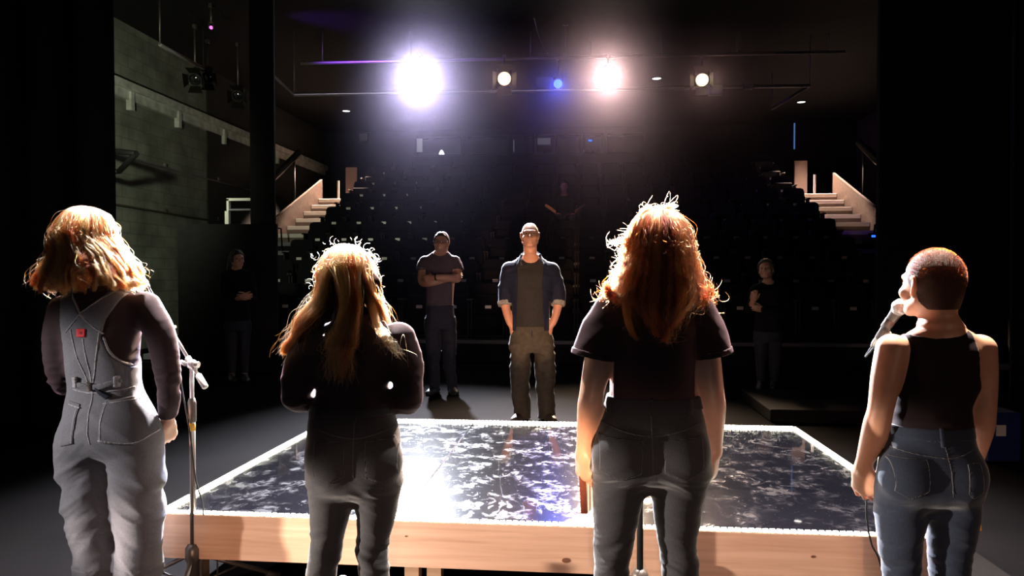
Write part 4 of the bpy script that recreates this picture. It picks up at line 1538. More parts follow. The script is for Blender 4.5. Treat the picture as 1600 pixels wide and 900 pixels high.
p1.wear('shirt', ['torso', 'arm', 'neck'], 'black_knit', .009,
        [below(p1.z(446)), above(p1.z(660)), sleeve_cut(p1.L(261, 650, .05), (-.1, .5, -1), 1, .16), sleeve_cut(p1.L(122, 598, .19), (.5, 1, 0), -1, .02)],
        wr=folds(.003, (8, 8, 30), 3, lambda q: .4 + 1.4 * bump1(q[:, 2], p1.z(600), .1)))
pl1 = p1.poly([(80, 464), (99, 452), (122, 491), (168, 452), (196, 442), (161, 500), (154, 528), (163, 555), (184, 577), (214, 592), (262, 604), (300, 1000), (40, 1000), (88, 604), (90, 540)], -.11)
zz1 = lambda q: .25 + .9 * bump1(q[:, 2], p1.z(770), .16) + .6 * bump1(q[:, 2], p1.z(880), .06)
w1 = addw(folds(.016, (3.5, 3.5, 8), 21, zz1, .7), folds(.004, (8, 8, 22), 5, zz1, .6))
OV = ['torso', 'bag']
ov = p1.wear('overalls', OV, 'grey_denim', .015, [outline_xz(pl1), above(p1.z(892))], wr=w1)
cf = p1.wear('trouser_cuff', ['bag'], 'grey_denim', .022, [slab(p1.L(180, 893, 0), (0, 0, 1), -.028, .028)], ov, wr=folds(.004, (12, 12, 20), 4), zlo=.05, zhi=.30)


def seamline(pr, name, tags, pts, wd, y, m, inf, parent, vox=.0032, wr=None, front=0.0):
    """a flat-felled seam: a narrow raised line on the back of a garment"""
    A = smooth_path(pts, 6) if len(pts) > 2 and pts[0] != pts[-1] else np.array(pts, float)
    A = np.array([pr.L(a, b, y) for a, b in A])[:, [0, 2]]

    def cut(X, Y, Z):
        u, v = X[:, 0, :], Z[:, 0, :]
        d = np.full(np.broadcast(u, v).shape, 9.0)
        for a, b in zip(A[:-1], A[1:]):
            e = b - a
            t = np.clip(((u - a[0]) * e[0] + (v - a[1]) * e[1]) / max(e @ e, 1e-12), 0, 1)
            d = np.minimum(d, np.sqrt((u - a[0] - e[0] * t) ** 2 + (v - a[1] - e[1] * t) ** 2))
        return np.maximum((d - wd)[:, None, :], Y - front)
    zs = A[:, 1]
    return pr.wear(name, tags, m, inf, [cut], parent, vox=vox, zlo=zs.min() - .02, zhi=zs.max() + .02, wr=wr)


def patch(pr, name, tags, pts, y, m, inf, parent, vox=.0035, wr=None, front=0.0):
    pg = pr.poly(pts, y)
    zs = [q[1] for q in pg]
    return pr.wear(name, tags, m, inf, [outline_xz(pg, -9, front)], parent, vox=vox, zlo=min(zs) - .02, zhi=max(zs) + .02, wr=wr)


yb = -.12
patch(p1, 'back_pocket', OV, [(158, 627), (231, 621), (234, 678), (206, 697), (160, 690)], yb, 'grey_denim', .0195, ov, wr=w1, front=-.02)
patch(p1, 'back_pocket', OV, [(97, 628), (121, 633), (119, 692), (94, 698)], yb, 'grey_denim', .0195, ov, wr=w1, front=-.02)
for a in ([(158, 632), (231, 626)], [(160, 686), (206, 693), (233, 676)], [(98, 634), (121, 638)], [(117, 640), (116, 690)], [(161, 630), (163, 688)],
          [(122, 492), (104, 512), (97, 520)], [(122, 492), (140, 510), (156, 522)], [(126, 530), (131, 560), (136, 600), (139, 640), (146, 692)],
          [(106, 515), (112, 545), (122, 575), (130, 598)], [(150, 520), (147, 550), (142, 580), (138, 600)], [(101, 456), (122, 490)], [(168, 456), (122, 490)],
          [(156, 528), (164, 553), (184, 575), (213, 590)], [(104, 611), (135, 616), (180, 612), (220, 604)]):
    seamline(p1, 'seam', OV, a, .0026, yb, 'denim_seam', .0178 if a[0][1] < 626 and len(a) > 2 or a[0][1] < 600 else .0212, ov, wr=w1, front=-.02)
patch(p1, 'waist_strap', OV, [(104, 597), (131, 602), (148, 602), (176, 594), (177, 601), (150, 611), (131, 611), (104, 606)], yb, 'grey_denim', .026, ov, wr=w1, front=-.03)
patch(p1, 'buckle', OV, [(130, 599), (137, 600), (137, 613), (130, 612)], yb, 'gunmetal', .031, ov, wr=w1, front=-.03)
patch(p1, 'strap_tail', OV, [(140, 605), (150, 612), (167, 622), (160, 626), (146, 616)], yb, 'dark_jean', .028, ov, wr=w1, front=-.03)
for bx in (172, 110):
    patch(p1, 'belt_loop', OV, [(bx - 3, 590), (bx + 3, 590), (bx + 3, 608), (bx - 3, 608)], yb, 'denim_seam', .029, ov, wr=w1, front=-.03)
rp = patch(p1, 'brand_patch', OV, [(117, 514), (130, 514), (130, 527), (117, 527)], yb, 'red_patch', .0205, ov, vox=.002, wr=w1, front=-.03)
patch(p1, 'stitched_mark', OV, [(121, 518), (127, 518), (127, 523), (121, 523)], yb, 'red_dark', .0215, rp, vox=.0018, wr=w1, front=-.03)
for sx in (-1, 1):
    p1.wear('shoe', ['foot'], 'shoe_black', .006, [below(.11), (lambda X, Y, Z, q=sx: -(X - p1.L(180, 900)[0]) * q + 0 * Y + 0 * Z)], zhi=.14)
# golden bob
zb1 = lambda py: p1.z(py)


def end1(ph, u, cu, g):
    n = len(ph)
    s_, c_ = np.sin(ph), np.cos(ph)
    cx, cy = c1[0] + .018, -.02
    fl = .155 + .022 * cu + .02 * (u - .5)
    a = np.stack([cx + s_ * (.118 + .02 * u), cy - c_ * (.118 + .016 * u), np.full(n, zb1(402))], 1)
    b = np.stack([cx + s_ * fl, cy - c_ * (.135 + .02 * u), zb1(430) + .01 * cu], 1)
    k = np.where((cu * 7.31) % 1 > .5, 1.0, -1.0) * (.022 + .030 * cu)
    c = np.stack([cx + s_ * (fl + k), cy - c_ * (.128 + .4 * k), zb1(447) + .03 * (u - .5) + .045 * (((cu * 3.77) % 1) - .4)], 1)
    return np.stack([a, b, c], 1)


p1.f.ell('cap', c1 + R1 @ np.array((0, -.018, .018)), (.088, .108, .103), R1, .02)
p1.f.loft('cap', [(zb1(440), c1[0] + .016, -.02, .115, .02, .105), (zb1(415), c1[0] + .014, -.015, .12, .06, .11), (zb1(385), c1[0] + .008, -.01, .105, .06, .115), (zb1(365), c1[0], -.01, .085, .06, .105)], .03)
hb = p1.wear('hair', ['cap'], 'hair_base_gold', 0.0, [head_cut(c1, R1, [-.2, -.03, .02, .05, .09, .12], [-.3, -.3, -.25, .03, .06, .07])], wr=folds(.006, (16, 16, 4), 6))
S, kd = flow_hair(15000, c1 + R1 @ np.array((0, -.018, .018)), R1, (.086, .106, .101), end1, 30, (.002, .022), .018, 64, .06, 4, 96, (-160, 160), .10, (4, 92))
fly = lock(12, [p1.L(100, 400, -.02), p1.L(88, 432, -.02), p1.L(74, 438, -.02), p1.L(57, 433, -.02)], [(.012, .012), (.008, .008), (.004, .004), (.001, .001)], 30, 9, .1, .003)
strand_set(S, kd, 'strand_gold', hb, .00058, [fly])

# ---- the long-haired woman bent over a script
p2 = Person(553, 2.3, 'person with long fair hair in black long sleeves and dark jeans, head bowed', 'skin_pale')
p2.torso([(500, 528, 582, .01, .05, .05), (509, 500, 605, 0, .06, .07), (521, 482, 624, 0, .075, .085), (545, 480, 628, 0, .095, .10),
          (580, 492, 611, 0, .115, .095), (612, 496, 606, 0, .10, .085), (645, 483, 616, 0, .10, .095), (680, 479, 625, 0, .10, .115), (708, 478, 627, 0, .095, .12),
          (735, 479, 627, 0, .09, .115), (757, 484, 622, 0, .085, .10), (774, 502, 602, 0, .055, .06), (784, 532, 572, 0, .03, .03)], .985)
for q, cx in ((-1, 517), (1, 588)):
    p2.f.ell('butt', p2.L(cx, 722, -.06), (.072, .066, .078), None, .03)
p2.T('leg', [(516, 745, 0, .076), (515, 790, .01, .068), (508, 850, .015, .052), (503, 880, 0, .051), (499, 930, -.01, .048), (503, 1000, -.01, .033), (503, 1060, 0, .030)], .03)
p2.T('leg', [(589, 745, 0, .076), (588, 790, .01, .068), (580, 850, .015, .052), (580, 880, 0, .051), (583, 930, -.01, .048), (582, 1000, -.01, .033), (582, 1060, 0, .030)], .03)
foot(p2.f, 'foot', p2.L(503, 1058), (-.2, 1), .225)
foot(p2.f, 'foot', p2.L(582, 1058), (.2, 1), .225)
p2.T('arm', [(487, 531, .0, .050), (470, 570, -.01, .045), (461, 612, .0, .040), (470, 622, .05, .040), (492, 610, .15, .034), (512, 590, .24, .026)], .035)
p2.T('arm', [(622, 531, .0, .050), (636, 570, -.01, .045), (637, 618, .0, .040), (630, 626, .05, .040), (612, 612, .15, .034), (592, 592, .24, .026)], .035)
hand(p2.f, 'hand', p2.L(512, 590, .24), (.25, 1, .25), (.7, 0, 1), (1, 0, .3), (15, 30, 25), .9)
hand(p2.f, 'hand', p2.L(592, 592, .24), (-.25, 1, .25), (-.7, 0, 1), (-1, 0, .3), (15, 30, 25), .9)
R2 = rot(4, -20, -3)
c2 = np.array(p2.L(543, 440, .045))
head(p2.f, c2, R2, .96, False, p2.L(553, 508, 0), .046)
p2.body(['torso', 'butt', 'leg', 'foot', 'arm', 'hand', 'neck', 'head', 'ear'])
p2.wear('shirt', ['torso', 'arm', 'neck'], 'black_knit', .008,
        [above(p2.z(649)), ball_out(p2.L(550, 478, .02), .055), lambda X, Y, Z: Y - .235 + 0 * X + 0 * Z],
        wr=folds(.003, (9, 9, 28), 13, lambda q: .4 + 1.2 * bump1(q[:, 2], p2.z(620), .08)))
J2 = ['torso', 'butt', 'leg']
wj2 = jeans_wr(p2, p2.z(868), p2.z(765), 31, .0065)
jn = p2.wear('jeans', J2, 'black_denim', .008, [below(p2.z(643)), above(.07)], wr=wj2, zhi=p2.z(640))


def jean_details(p, J, jn, wj, pk, wb, y, loops, seam, m='black_denim', sm='dark_seam'):
    patch(p, 'waistband', J, wb, y, m, .0115, jn, vox=.004, front=9)
    for a in pk:
        patch(p, 'back_pocket', J, a, y, m, .0108, jn, wr=wj, front=-.05)
        seamline(p, 'pocket_seam', J, list(a) + [a[0]], .0014, y, sm, .0118, jn, .003, wj, -.05)
    for bx, b0, b1 in loops:
        patch(p, 'belt_loop', J, [(bx - 3, b0), (bx + 3, b0), (bx + 3, b1), (bx - 3, b1)], y, m, .016, jn, vox=.003, front=-.02)
    for s_ in seam:
        seamline(p, 'seam', J, s_, .0018, y, sm, .0108, jn, .003, wj, -.02)


jean_details(p2, J2, jn, wj2, [[(490, 688), (538, 690), (540, 742), (516, 754), (492, 744)], [(572, 690), (618, 686), (620, 742), (598, 754), (573, 745)]],
             [(470, 641), (640, 641), (640, 655), (470, 655)], -.10, [(553, 640, 660), (487, 640, 660), (612, 640, 660)], [[(553, 655), (553, 700), (553, 745)], [(487, 672), (553, 685), (618, 672)]])
for sx in (-1, 1):
    p2.wear('shoe', ['foot'], 'shoe_black', .006, [below(.10), (lambda X, Y, Z, q=sx: -(X + .0) * q + 0 * Y + 0 * Z)], zhi=.13)


def end2(ph, u, cu, g):
    n = len(ph)
    s_, c_ = np.sin(ph), np.cos(ph)
    deg = np.degrees(ph)
    jit = lambda a: g.normal(0, a, n)
    left, right = deg < -18, deg > 38
    zf = lambda py: p2.z(py)
    out = np.zeros((n, 3, 3))
    # middle: thin locks hanging down the back
    ln = np.where(u > .8, .94 + .6 * (u - .72), 1.16 + .08 * u)
    mid = np.stack([np.stack([.004 + .05 * s_ + jit(.008), -.095 - .02 * u, np.full(n, zf(478))], 1),
                    np.stack([.0 + .07 * s_ + jit(.014) - .02, -.118 - .012 * u, np.full(n, zf(535))], 1),
                    np.stack([-.025 + .08 * s_ + jit(.018), -.118 - .012 * u, ln + jit(.02)], 1)], 1)
    lf = np.stack([np.stack([-.085 + .035 * (u - .5) - .02 * cu, -.03 - .035 * c_, np.full(n, zf(466))], 1),
                   np.stack([-.135 + .05 * (u - .5) - .02 * cu, -.06 - .03 * u, np.full(n, zf(505)) + .01 * cu], 1),
                   np.stack([-.205 + .045 * (cu - .5) + jit(.006), -.03 + .02 * u, zf(548) + .05 * (u - .4)], 1)], 1)
    rt = np.stack([np.stack([.062 + .025 * u, -.04 - .02 * c_, np.full(n, zf(466))], 1),
                   np.stack([.078 + .02 * u, -.015 + .02 * cu, np.full(n, zf(490))], 1),
                   np.stack([.075 + .03 * cu, .10 + .03 * u, zf(560) + .08 * (u - .5)], 1)], 1)
    out[:] = mid
    out[left] = lf[left]
    out[right] = rt[right]
    return out


p2.f.ell('cap', c2 + R2 @ np.array((0, -.016, .016)), (.083, .104, .098), R2, .02)
p2.T('cap', [(520, 450, -.01, .035), (508, 480, -.03, .03), (490, 508, -.055, .022), (470, 530, -.05, .012)], .03)
p2.T('cap', [(580, 445, .0, .035), (585, 480, .01, .028), (588, 505, .03, .02)], .03)
p2.T('cap', [(545, 470, -.05, .045), (548, 495, -.075, .028), (547, 515, -.095, .012)], .03)
hb = p2.wear('hair', ['cap'], 'hair_base_red', 0.0, [head_cut(c2, R2, [-.2, -.03, .02, .05, .09, .12], [-.4, -.4, -.3, .03, .06, .07])], wr=folds(.005, (18, 18, 4), 16))
S, kd = flow_hair(9500, c2 + R2 @ np.array((0, -.016, .016)), R2, (.081, .102, .096), end2, 30, (.002, .016), .006, 80, .07, 14, 98, (-150, 150), .11, (4, 92))
sh = [lock(26, [p2.L(572, 440, -.03), p2.L(588, 505, -.085), p2.L(598 + 8 * i, 530 + 6 * i, -.112), p2.L(600 + 16 * i, 545 + 8 * i, -.10)],
           [(.01, .01), (.015, .006), (.02, .004), (.018, .004)], 30, 40 + i, .3, .005) for i in range(3)]
curl = []
gq = np.random.default_rng(77)
for i in range(60):
    a_ = gq.uniform(-1.9, 1.9)
    q0 = c2 + R2 @ np.array((math.sin(a_) * .085, -.03 + gq.uniform(-.05, .05), .02 + math.cos(a_) * .09 * (1 if abs(a_) < 1.4 else .2)))
    dz = 0 if abs(a_) < 1.2 else -gq.uniform(0, .13)
    q0 = q0 + np.array((math.copysign(.01, a_) * (1 + abs(dz) * 5), 0, dz))
    r_ = gq.uniform(.005, .016)
    t0 = gq.uniform(0, 6.28)
    tt = np.linspace(0, gq.uniform(1.2, 3.8), 30)
    sg = gq.choice((-1, 1))
    C_ = np.stack([q0[0] + math.sin(a_) * .012 + r_ * (np.cos(t0 + sg * tt) - math.cos(t0)), np.full(30, q0[1]) + .003 * tt, q0[2] + max(math.cos(a_), 0) * .012 + r_ * (np.sin(t0 + sg * tt) - math.sin(t0))], 1)
    curl.append(C_)
strand_set(S, kd, 'strand_auburn', hb, .00055, sh + [np.array(curl)])

# ---- the red-haired woman in a rolled-sleeve T-shirt
p3 = Person(1018, 2.34, 'person with wild red hair in a black T-shirt, book in the left hand', 'skin_pale', .0042)
p3.torso([(462, 996, 1050, -.01, .05, .05), (474, 968, 1074, -.01, .065, .065), (488, 948, 1092, 0, .08, .085), (515, 942, 1098, 0, .105, .105),
          (555, 946, 1094, 0, .125, .105), (600, 951, 1091, 0, .115, .09), (628, 946, 1097, 0, .105, .088), (660, 934, 1104, 0, .11, .10), (700, 926, 1110, 0, .105, .12),
          (728, 927, 1110, 0, .10, .12), (744, 934, 1104, 0, .085, .10), (757, 952, 1086, 0, .055, .06), (766, 990, 1048, 0, .03, .03)], .975)
for cx in (972, 1064):
    p3.f.ell('butt', p3.L(cx, 712, -.062), (.088, .072, .088), None, .03)
p3.T('leg', [(970, 735, 0, .094), (965, 790, .01, .080), (959, 860, .02, .061), (956, 895, .0, .056), (952, 950, -.01, .054), (955, 1010, -.01, .036), (955, 1055, 0, .033)], .03)
p3.T('leg', [(1066, 735, 0, .094), (1060, 790, .01, .082), (1062, 860, .02, .061), (1065, 895, .0, .058), (1068, 950, -.01, .054), (1066, 1010, -.01, .036), (1066, 1055, 0, .033)], .03)
foot(p3.f, 'foot', p3.L(955, 1052), (-.2, 1))
foot(p3.f, 'foot', p3.L(1066, 1052), (.2, 1))
p3.T('arm', [(953, 500, 0, .052), (937, 555, -.01, .047), (925, 615, -.015, .040), (922, 640, .0, .0415), (914, 692, .04, .027), (911, 708, .05, .0225)], .03)
p3.T('arm', [(1090, 500, 0, .052), (1103, 555, -.01, .047), (1113, 615, -.015, .040), (1115, 640, .0, .0415), (1118, 690, .04, .027), (1119, 706, .05, .0225)], .03)
p3.T('sleeve', [(958, 489, 0, .060), (938, 525, -.005, .062), (924, 560, -.01, .058)], .03)
p3.T('sleeve', [(1086, 489, 0, .060), (1103, 525, -.005, .060), (1114, 560, -.01, .056)], .03)
hand(p3.f, 'hand', p3.L(911, 708, .05), (.06, .06, -1), (.86, .5, 0), (0, 1, 0), (30, 44, 32), 1.0, 1.3, 35)
hand(p3.f, 'hand', p3.L(1119, 706, .05), (-.08, .14, -1), (-.86, .5, 0), (0, 1, 0), (24, 34, 28), 1.0, 1.4)
R3 = rot(0, 3, 2)
c3 = np.array(p3.L(1027, 388, .0))
head(p3.f, c3, R3, .98, False, p3.L(1023, 466, -.01), .05)
p3.body(['torso', 'butt', 'leg', 'foot', 'arm', 'hand', 'neck', 'head', 'ear'])
SH3 = ['torso', 'sleeve']
cl_, cr_ = p3.L(925, 556, -.01), p3.L(1113, 554, -.01)
dl_, dr_ = (-.22, 0, -1), (.2, 0, -1)
wt3 = folds(.003, (7, 7, 14), 23, lambda q: .5 + .8 * (np.abs(q[:, 0]) > .12), .6)
ts = p3.wear('t_shirt', SH3, 'black_jersey', .009, [above(p3.z(634)), ball_out(p3.L(1023, 440, .02), .075), sleeve_cut(cl_, dl_, -1, .13), sleeve_cut(cr_, dr_, 1, .13)], wr=wt3)
for cc, dd, sd in ((cl_, dl_, -1), (cr_, dr_, 1)):
    p3.wear('rolled_cuff', ['sleeve'], 'black_jersey', .0125, [slab(cc, dd, -.016, .004), (lambda X, Y, Z, q=sd: .09 - X * q + 0 * Y + 0 * Z)], ts, vox=.004, wr=wt3)
J3 = ['torso', 'butt', 'leg']
wj3 = jeans_wr(p3, p3.z(872), p3.z(750), 51, .0075)
jn = p3.wear('jeans', J3, 'black_denim', .0075, [below(p3.z(628)), above(.075)], wr=wj3, zhi=p3.z(625))
jean_details(p3, J3, jn, wj3, [[(938, 682), (1003, 688), (1000, 738), (968, 750), (938, 735)], [(1035, 688), (1098, 682), (1098, 735), (1070, 750), (1038, 738)]],
             [(900, 626), (1140, 626), (1140, 646), (900, 646)], -.10, [(1019, 624, 652), (955, 625, 651), (1084, 625, 651)], [[(1019, 648), (1019, 700), (1019, 738)], [(935, 664), (1019, 682), (1102, 664)]])
for sx in (-1, 1):
    p3.wear('shoe', ['foot'], 'shoe_black', .006, [below(.10), (lambda X, Y, Z, q=sx: -(X + .015) * q + 0 * Y + 0 * Z)], zhi=.13)


def end3(ph, u, cu, g):
    n = len(ph)
    s_, c_ = np.sin(ph), np.cos(ph)
    jit = lambda a: g.normal(0, a, n)
    fr = c_ < -.1
    zt = p3.z(528) + .14 * np.abs(s_) ** 1.5 + .05 * (u - .4) + .03 * cu
    zt = np.where(fr, p3.z(500) + .04 * u, zt)
    a = np.stack([.020 + s_ * (.115 + .02 * u), -.02 - c_ * .115, np.full(n, p3.z(430))], 1)
    b = np.stack([.016 + s_ * (.142 + .02 * cu), -.03 - c_ * (.105 + .02 * u), np.full(n, p3.z(468)) + .012 * np.abs(s_)], 1)
    sx = np.where(np.abs(s_) > .75, .165, .10)
    c = np.stack([.012 + s_ * (sx + .02 * (cu - .5)) + jit(.006), np.where(fr, .06, -.035 - np.maximum(c_, .0) * .095 - .02 * u), zt], 1)
    return np.stack([a, b, c], 1)


hc3 = c3 + R3 @ np.array((0, -.016, .018))
p3.f.ell('cap', hc3, (.089, .11, .105), R3, .02)
p3.f.loft('cap', [(p3.z(515), .012, -.10, .07, .02, .035), (p3.z(480), .014, -.075, .10, .03, .055), (p3.z(450), .016, -.04, .115, .05, .085), (p3.z(415), .018, -.01, .10, .06, .11), (p3.z(390), .018, 0, .085, .05, .105)], .03)
hb = p3.wear('hair', ['cap'], 'hair_base_red', 0.0, [head_cut(c3, R3, [-.25, -.03, .02, .05, .09, .12], [-.5, -.5, -.4, .03, .06, .07])], wr=folds(.007, (15, 15, 4), 26))
S, kd = flow_hair(15000, hc3, R3, (.087, .108, .104), end3, 30, (.002, .026), .009, 100, .14, 24, 98, (-155, 155), .06, (4, 92))
tuft = [lock(160, [p3.L(1015, 350, -.02), p3.L(1020, 336, -.03), p3.L(1035, 328, -.03), p3.L(1053, 321, -.03)], [(.03, .03), (.022, .02), (.012, .012), (.008, .008)], 30, 61, .3, .004),
        lock(70, [p3.L(1008, 352, -.02), p3.L(1006, 336, -.03), p3.L(1010, 328, -.03), p3.L(1016, 324, -.03)], [(.02, .02), (.015, .015), (.01, .01), (.012, .008)], 30, 62, .3, .005),
        lock(70, [p3.L(990, 370, -.02), p3.L(975, 372, -.02), p3.L(966, 380, -.02), p3.L(958, 374, -.02)], [(.02, .03), (.02, .03), (.02, .02), (.02, .02)], 30, 63, .2, .004),
        lock(110, [p3.L(978, 450, -.07), p3.L(980, 490, -.11), p3.L(986, 515, -.125), p3.L(996, 532, -.125)], [(.02, .01), (.014, .006), (.010, .004), (.004, .003)], 30, 64, .1, .003),
        lock(60, [p3.L(1070, 440, -.05), p3.L(1085, 475, -.06), p3.L(1100, 488, -.04), p3.L(1110, 494, -.02)], [(.02, .01), (.02, .008), (.014, .006), (.006, .004)], 30, 65, .4, .005),
        lock(50, [p3.L(1042, 480, -.12), p3.L(1044, 510, -.125), p3.L(1042, 528, -.13), p3.L(1036, 533, -.13)], [(.02, .006), (.014, .005), (.01, .004), (.01, .004)], 30, 66, .3, .006)]
curl = []
for i in range(240):
    t_ = gq.uniform(0, 1)
    sg = gq.choice((-1, 1))
    py = 340 + 150 * t_
    hw = np.interp(py, [335, 360, 400, 450, 490], [10, 46, 58, 68, 82])
    q0 = np.array(p3.L(1026 + sg * hw, py, gq.uniform(-.06, .03)))
    an = gq.uniform(-.4, 1.5) if t_ < .5 else gq.uniform(-1.0, .5)
    ln = gq.uniform(.015, .045)
    cv = gq.normal(0, 1.3)
    tt = np.linspace(0, 1, 30)
    aa = an + cv * tt
    C_ = np.stack([q0[0] - sg * .01 + sg * np.cumsum(np.cos(aa)) * ln / 30, np.full(30, q0[1]), q0[2] + np.cumsum(np.sin(aa)) * ln / 30], 1)
    curl.append(C_)
strand_set(S, kd, 'strand_red', hb, .00058, tuft + [np.array(curl)])

# ---- the crop-haired woman in a tank top
p4 = Person(1462, 2.3, 'person with a shaved head in a black tank top, singing at the right', 'skin', .0042)
p4.torso([(512, 1436, 1508, -.01, .05, .05), (520, 1414, 1528, -.01, .06, .065), (532, 1400, 1540, 0, .075, .085), (555, 1398, 1543, 0, .10, .10),
          (595, 1397, 1536, 0, .12, .10), (635, 1393, 1522, 0, .105, .085), (665, 1388, 1523, 0, .105, .09), (695, 1380, 1528, 0, .105, .105), (725, 1373, 1534, 0, .10, .12),
          (755, 1371, 1536, 0, .095, .12), (775, 1375, 1532, 0, .085, .10), (790, 1396, 1512, 0, .055, .06), (800, 1430, 1478, 0, .03, .03)], .90)
for cx in (1418, 1502):
    p4.f.ell('butt', p4.L(cx, 745, -.055), (.074, .068, .08), None, .03)
p4.T('leg', [(1413, 770, 0, .080), (1411, 820, .01, .073), (1412, 880, .02, .058), (1413, 930, .0, .053), (1412, 980, -.01, .050), (1413, 1040, -.01, .036), (1413, 1070, 0, .033)], .03)
p4.T('leg', [(1496, 770, 0, .080), (1492, 820, .01, .076), (1489, 880, .02, .060), (1489, 930, .0, .055), (1490, 980, -.01, .050), (1490, 1040, -.01, .036), (1490, 1070, 0, .033)], .03)
foot(p4.f, 'foot', p4.L(1413, 1064), (-.2, 1))
foot(p4.f, 'foot', p4.L(1490, 1064), (.2, 1))
p4.T('arm', [(1395, 546, 0, .050), (1386, 590, -.01, .0455), (1378, 640, -.015, .0385), (1371, 668, .0, .040), (1356, 714, .04, .028), (1351, 731, .05, .0225)], .03)
p4.T('arm', [(1533, 546, 0, .048), (1537, 590, -.01, .044), (1538, 645, -.015, .0385), (1536, 670, .02, .038), (1530, 710, .08, .027), (1527, 724, .10, .0225)], .03)
hand(p4.f, 'hand', p4.L(1351, 731, .05), (.12, .16, -1), (.86, .5, .05), (.2, 1, 0), (30, 44, 34), 1.03, 1.6, 20)
hand(p4.f, 'hand', p4.L(1527, 725, .10), (-.05, .2, -1), (-1, .2, 0), (0, 1, 0), (30, 45, 30), .93)
R4 = rot(14, 2, 0)
c4 = np.array(p4.L(1456, 443, .01))
g4 = head(p4.f, c4, R4, .96, False, p4.L(1470, 514, -.01), .052)
p4.body(['torso', 'butt', 'leg', 'foot', 'arm', 'hand', 'neck', 'head', 'ear'])
eyes(g4, R4, p4.o, .97)
tp = p4.poly([(1402, 505), (1416, 500), (1424, 517), (1446, 527), (1471, 531), (1493, 528), (1506, 518), (1514, 500), (1530, 510), (1535, 545), (1538, 588), (1560, 640), (1560, 700), (1370, 700), (1370, 640), (1386, 585), (1403, 567), (1409, 545)], -.10)
tk = p4.wear('tank_top', ['torso'], 'tank_cotton', .0075, [outline_xz(tp), above(p4.z(682))], wr=folds(.004, (6, 6, 20), 33, lambda q: .15 + 1.2 * bump1(q[:, 2], p4.z(650), .05)))
J4 = ['torso', 'butt', 'leg']
wj4 = jeans_wr(p4, p4.z(880), p4.z(800), 71, .005)
jn = p4.wear('jeans', J4, 'blue_denim', .009, [below(p4.z(675)), above(.075)], wr=wj4, zhi=p4.z(670))
jean_details(p4, J4, jn, wj4, [[(1399, 717), (1448, 718), (1448, 766), (1422, 780), (1401, 768)], [(1508, 724), (1530, 722), (1535, 770), (1518, 778), (1509, 770)]],
             [(1350, 673), (1560, 673), (1560, 692), (1350, 692)], -.10, [(1475, 671, 700), (1392, 673, 698)], [[(1478, 692), (1482, 730), (1486, 775)], [(1384, 702), (1478, 716), (1528, 704)]], 'blue_denim')
for sx in (-1, 1):
    p4.wear('shoe', ['foot'], 'shoe_black', .006, [below(.10), (lambda X, Y, Z, q=sx: -(X - p4.L(1452, 900)[0]) * q + 0 * Y + 0 * Z)], zhi=.13)
hl = ([-.2, -.105, -.085, -.04, -.022, -.008, .01, .02, .035, .06, .085, .12], [-.070, -.070, -.082, -.084, -.06, -.025, -.02, -.015, .02, .045, .06, .075])
hb = p4.wear('hair', ['head', 'neck'], 'hair_short', .0035, [head_cut(c4, R4, *hl, .97)], zlo=c4[2] - .16)
gq = np.random.default_rng(5)
n_ = 7000
u3 = gq.normal(0, 1, (n_, 3)); u3 /= np.linalg.norm(u3, axis=1)[:, None]
u3 = u3[(u3[:, 2] > np.interp(u3[:, 1] * .095, *hl) / .1 + .06)]
base = u3 * np.array((.0745, .095, .091)) * .97 + np.array((0, -.012, .022))
tipv = u3 + gq.normal(0, .35, u3.shape) + np.array((0, .3, .1))
tipv /= np.linalg.norm(tipv, axis=1)[:, None]
tt = np.linspace(0, 1, 4)[None, :, None]
S = base[:, None] + u3[:, None] * .0025 + tipv[:, None] * tt * .0058
strands('hair_strand', c4 + S @ R4.T, M['strand_red_dark'], hb, .00028)

# ---- the bald man facing the singers
p5 = Person(829, 6.68, 'bald person in an open navy overshirt, hands in pockets, facing us behind the platform', 'skin_red', .0065)
p5.torso([(400, 816, 842, .01, .06, .06), (408, 804, 854, .01, .07, .075), (416, 794, 864, 0, .09, .085), (432, 791, 867, 0, .115, .115), (455, 795, 863, 0, .115, .12),
          (485, 799, 859, 0, .10, .115), (510, 798, 861, 0, .11, .115), (530, 797, 863, 0, .12, .11), (548, 798, 862, 0, .11, .10)], 1.0)
for a in ((813, 813, 816), (849, 852, 854)):
    p5.T('leg', [(a[0], 535, 0, .092), (a[1], 575, 0, .075), (a[1], 600, -.01, .060), (a[2], 620, .0, .055), (a[2], 648, .01, .04), (a[2], 652, .01, .038)], .03)
    p5.T('trouser', [(a[0], 535, 0, .094), (a[1], 575, 0, .088), (a[1], 605, -.01, .080), (a[2], 635, .0, .076), (a[2], 655, .0, .074)], .03)
foot(p5.f, 'foot', p5.L(816, 648, .02), (-.45, -1), .27)
foot(p5.f, 'foot', p5.L(854, 648, .02), (.3, -1), .27)
for q, xs_ in ((-1, (797, 790, 789, 795, 801)), (1, (861, 871, 872, 866, 859))):
    p5.T('arm', [(xs_[0], 422, 0, .058), (xs_[1], 450, .01, .050), (xs_[2], 474, .0, .043), (xs_[3], 500, -.045, .033), (xs_[4], 511, -.05, .030)], .035)
    hand(p5.f, 'hand', p5.L(xs_[4], 512, -.045), (-q * .45, -.15, -1), (-q * .3, 1, 0), (-q, -.2, 0), (12, 15, 10), 1.0)
R5 = rot(178, 9, 0)
c5 = np.array(p5.L(828, 368, -.01))
g5 = head(p5.f, c5, R5, 1.06, True, p5.L(829, 407, .01), .062)
p5.body(['torso', 'leg', 'foot', 'arm', 'hand', 'neck', 'head', 'ear'])
eyes(g5, R5, p5.o, 1.06)
p5.wear('t_shirt', ['torso'], 'charcoal_tee', .008, [above(p5.z(513)), ball_out(p5.L(829, 398, -.04), .085)], wr=folds(.004, (6, 6, 12), 41))
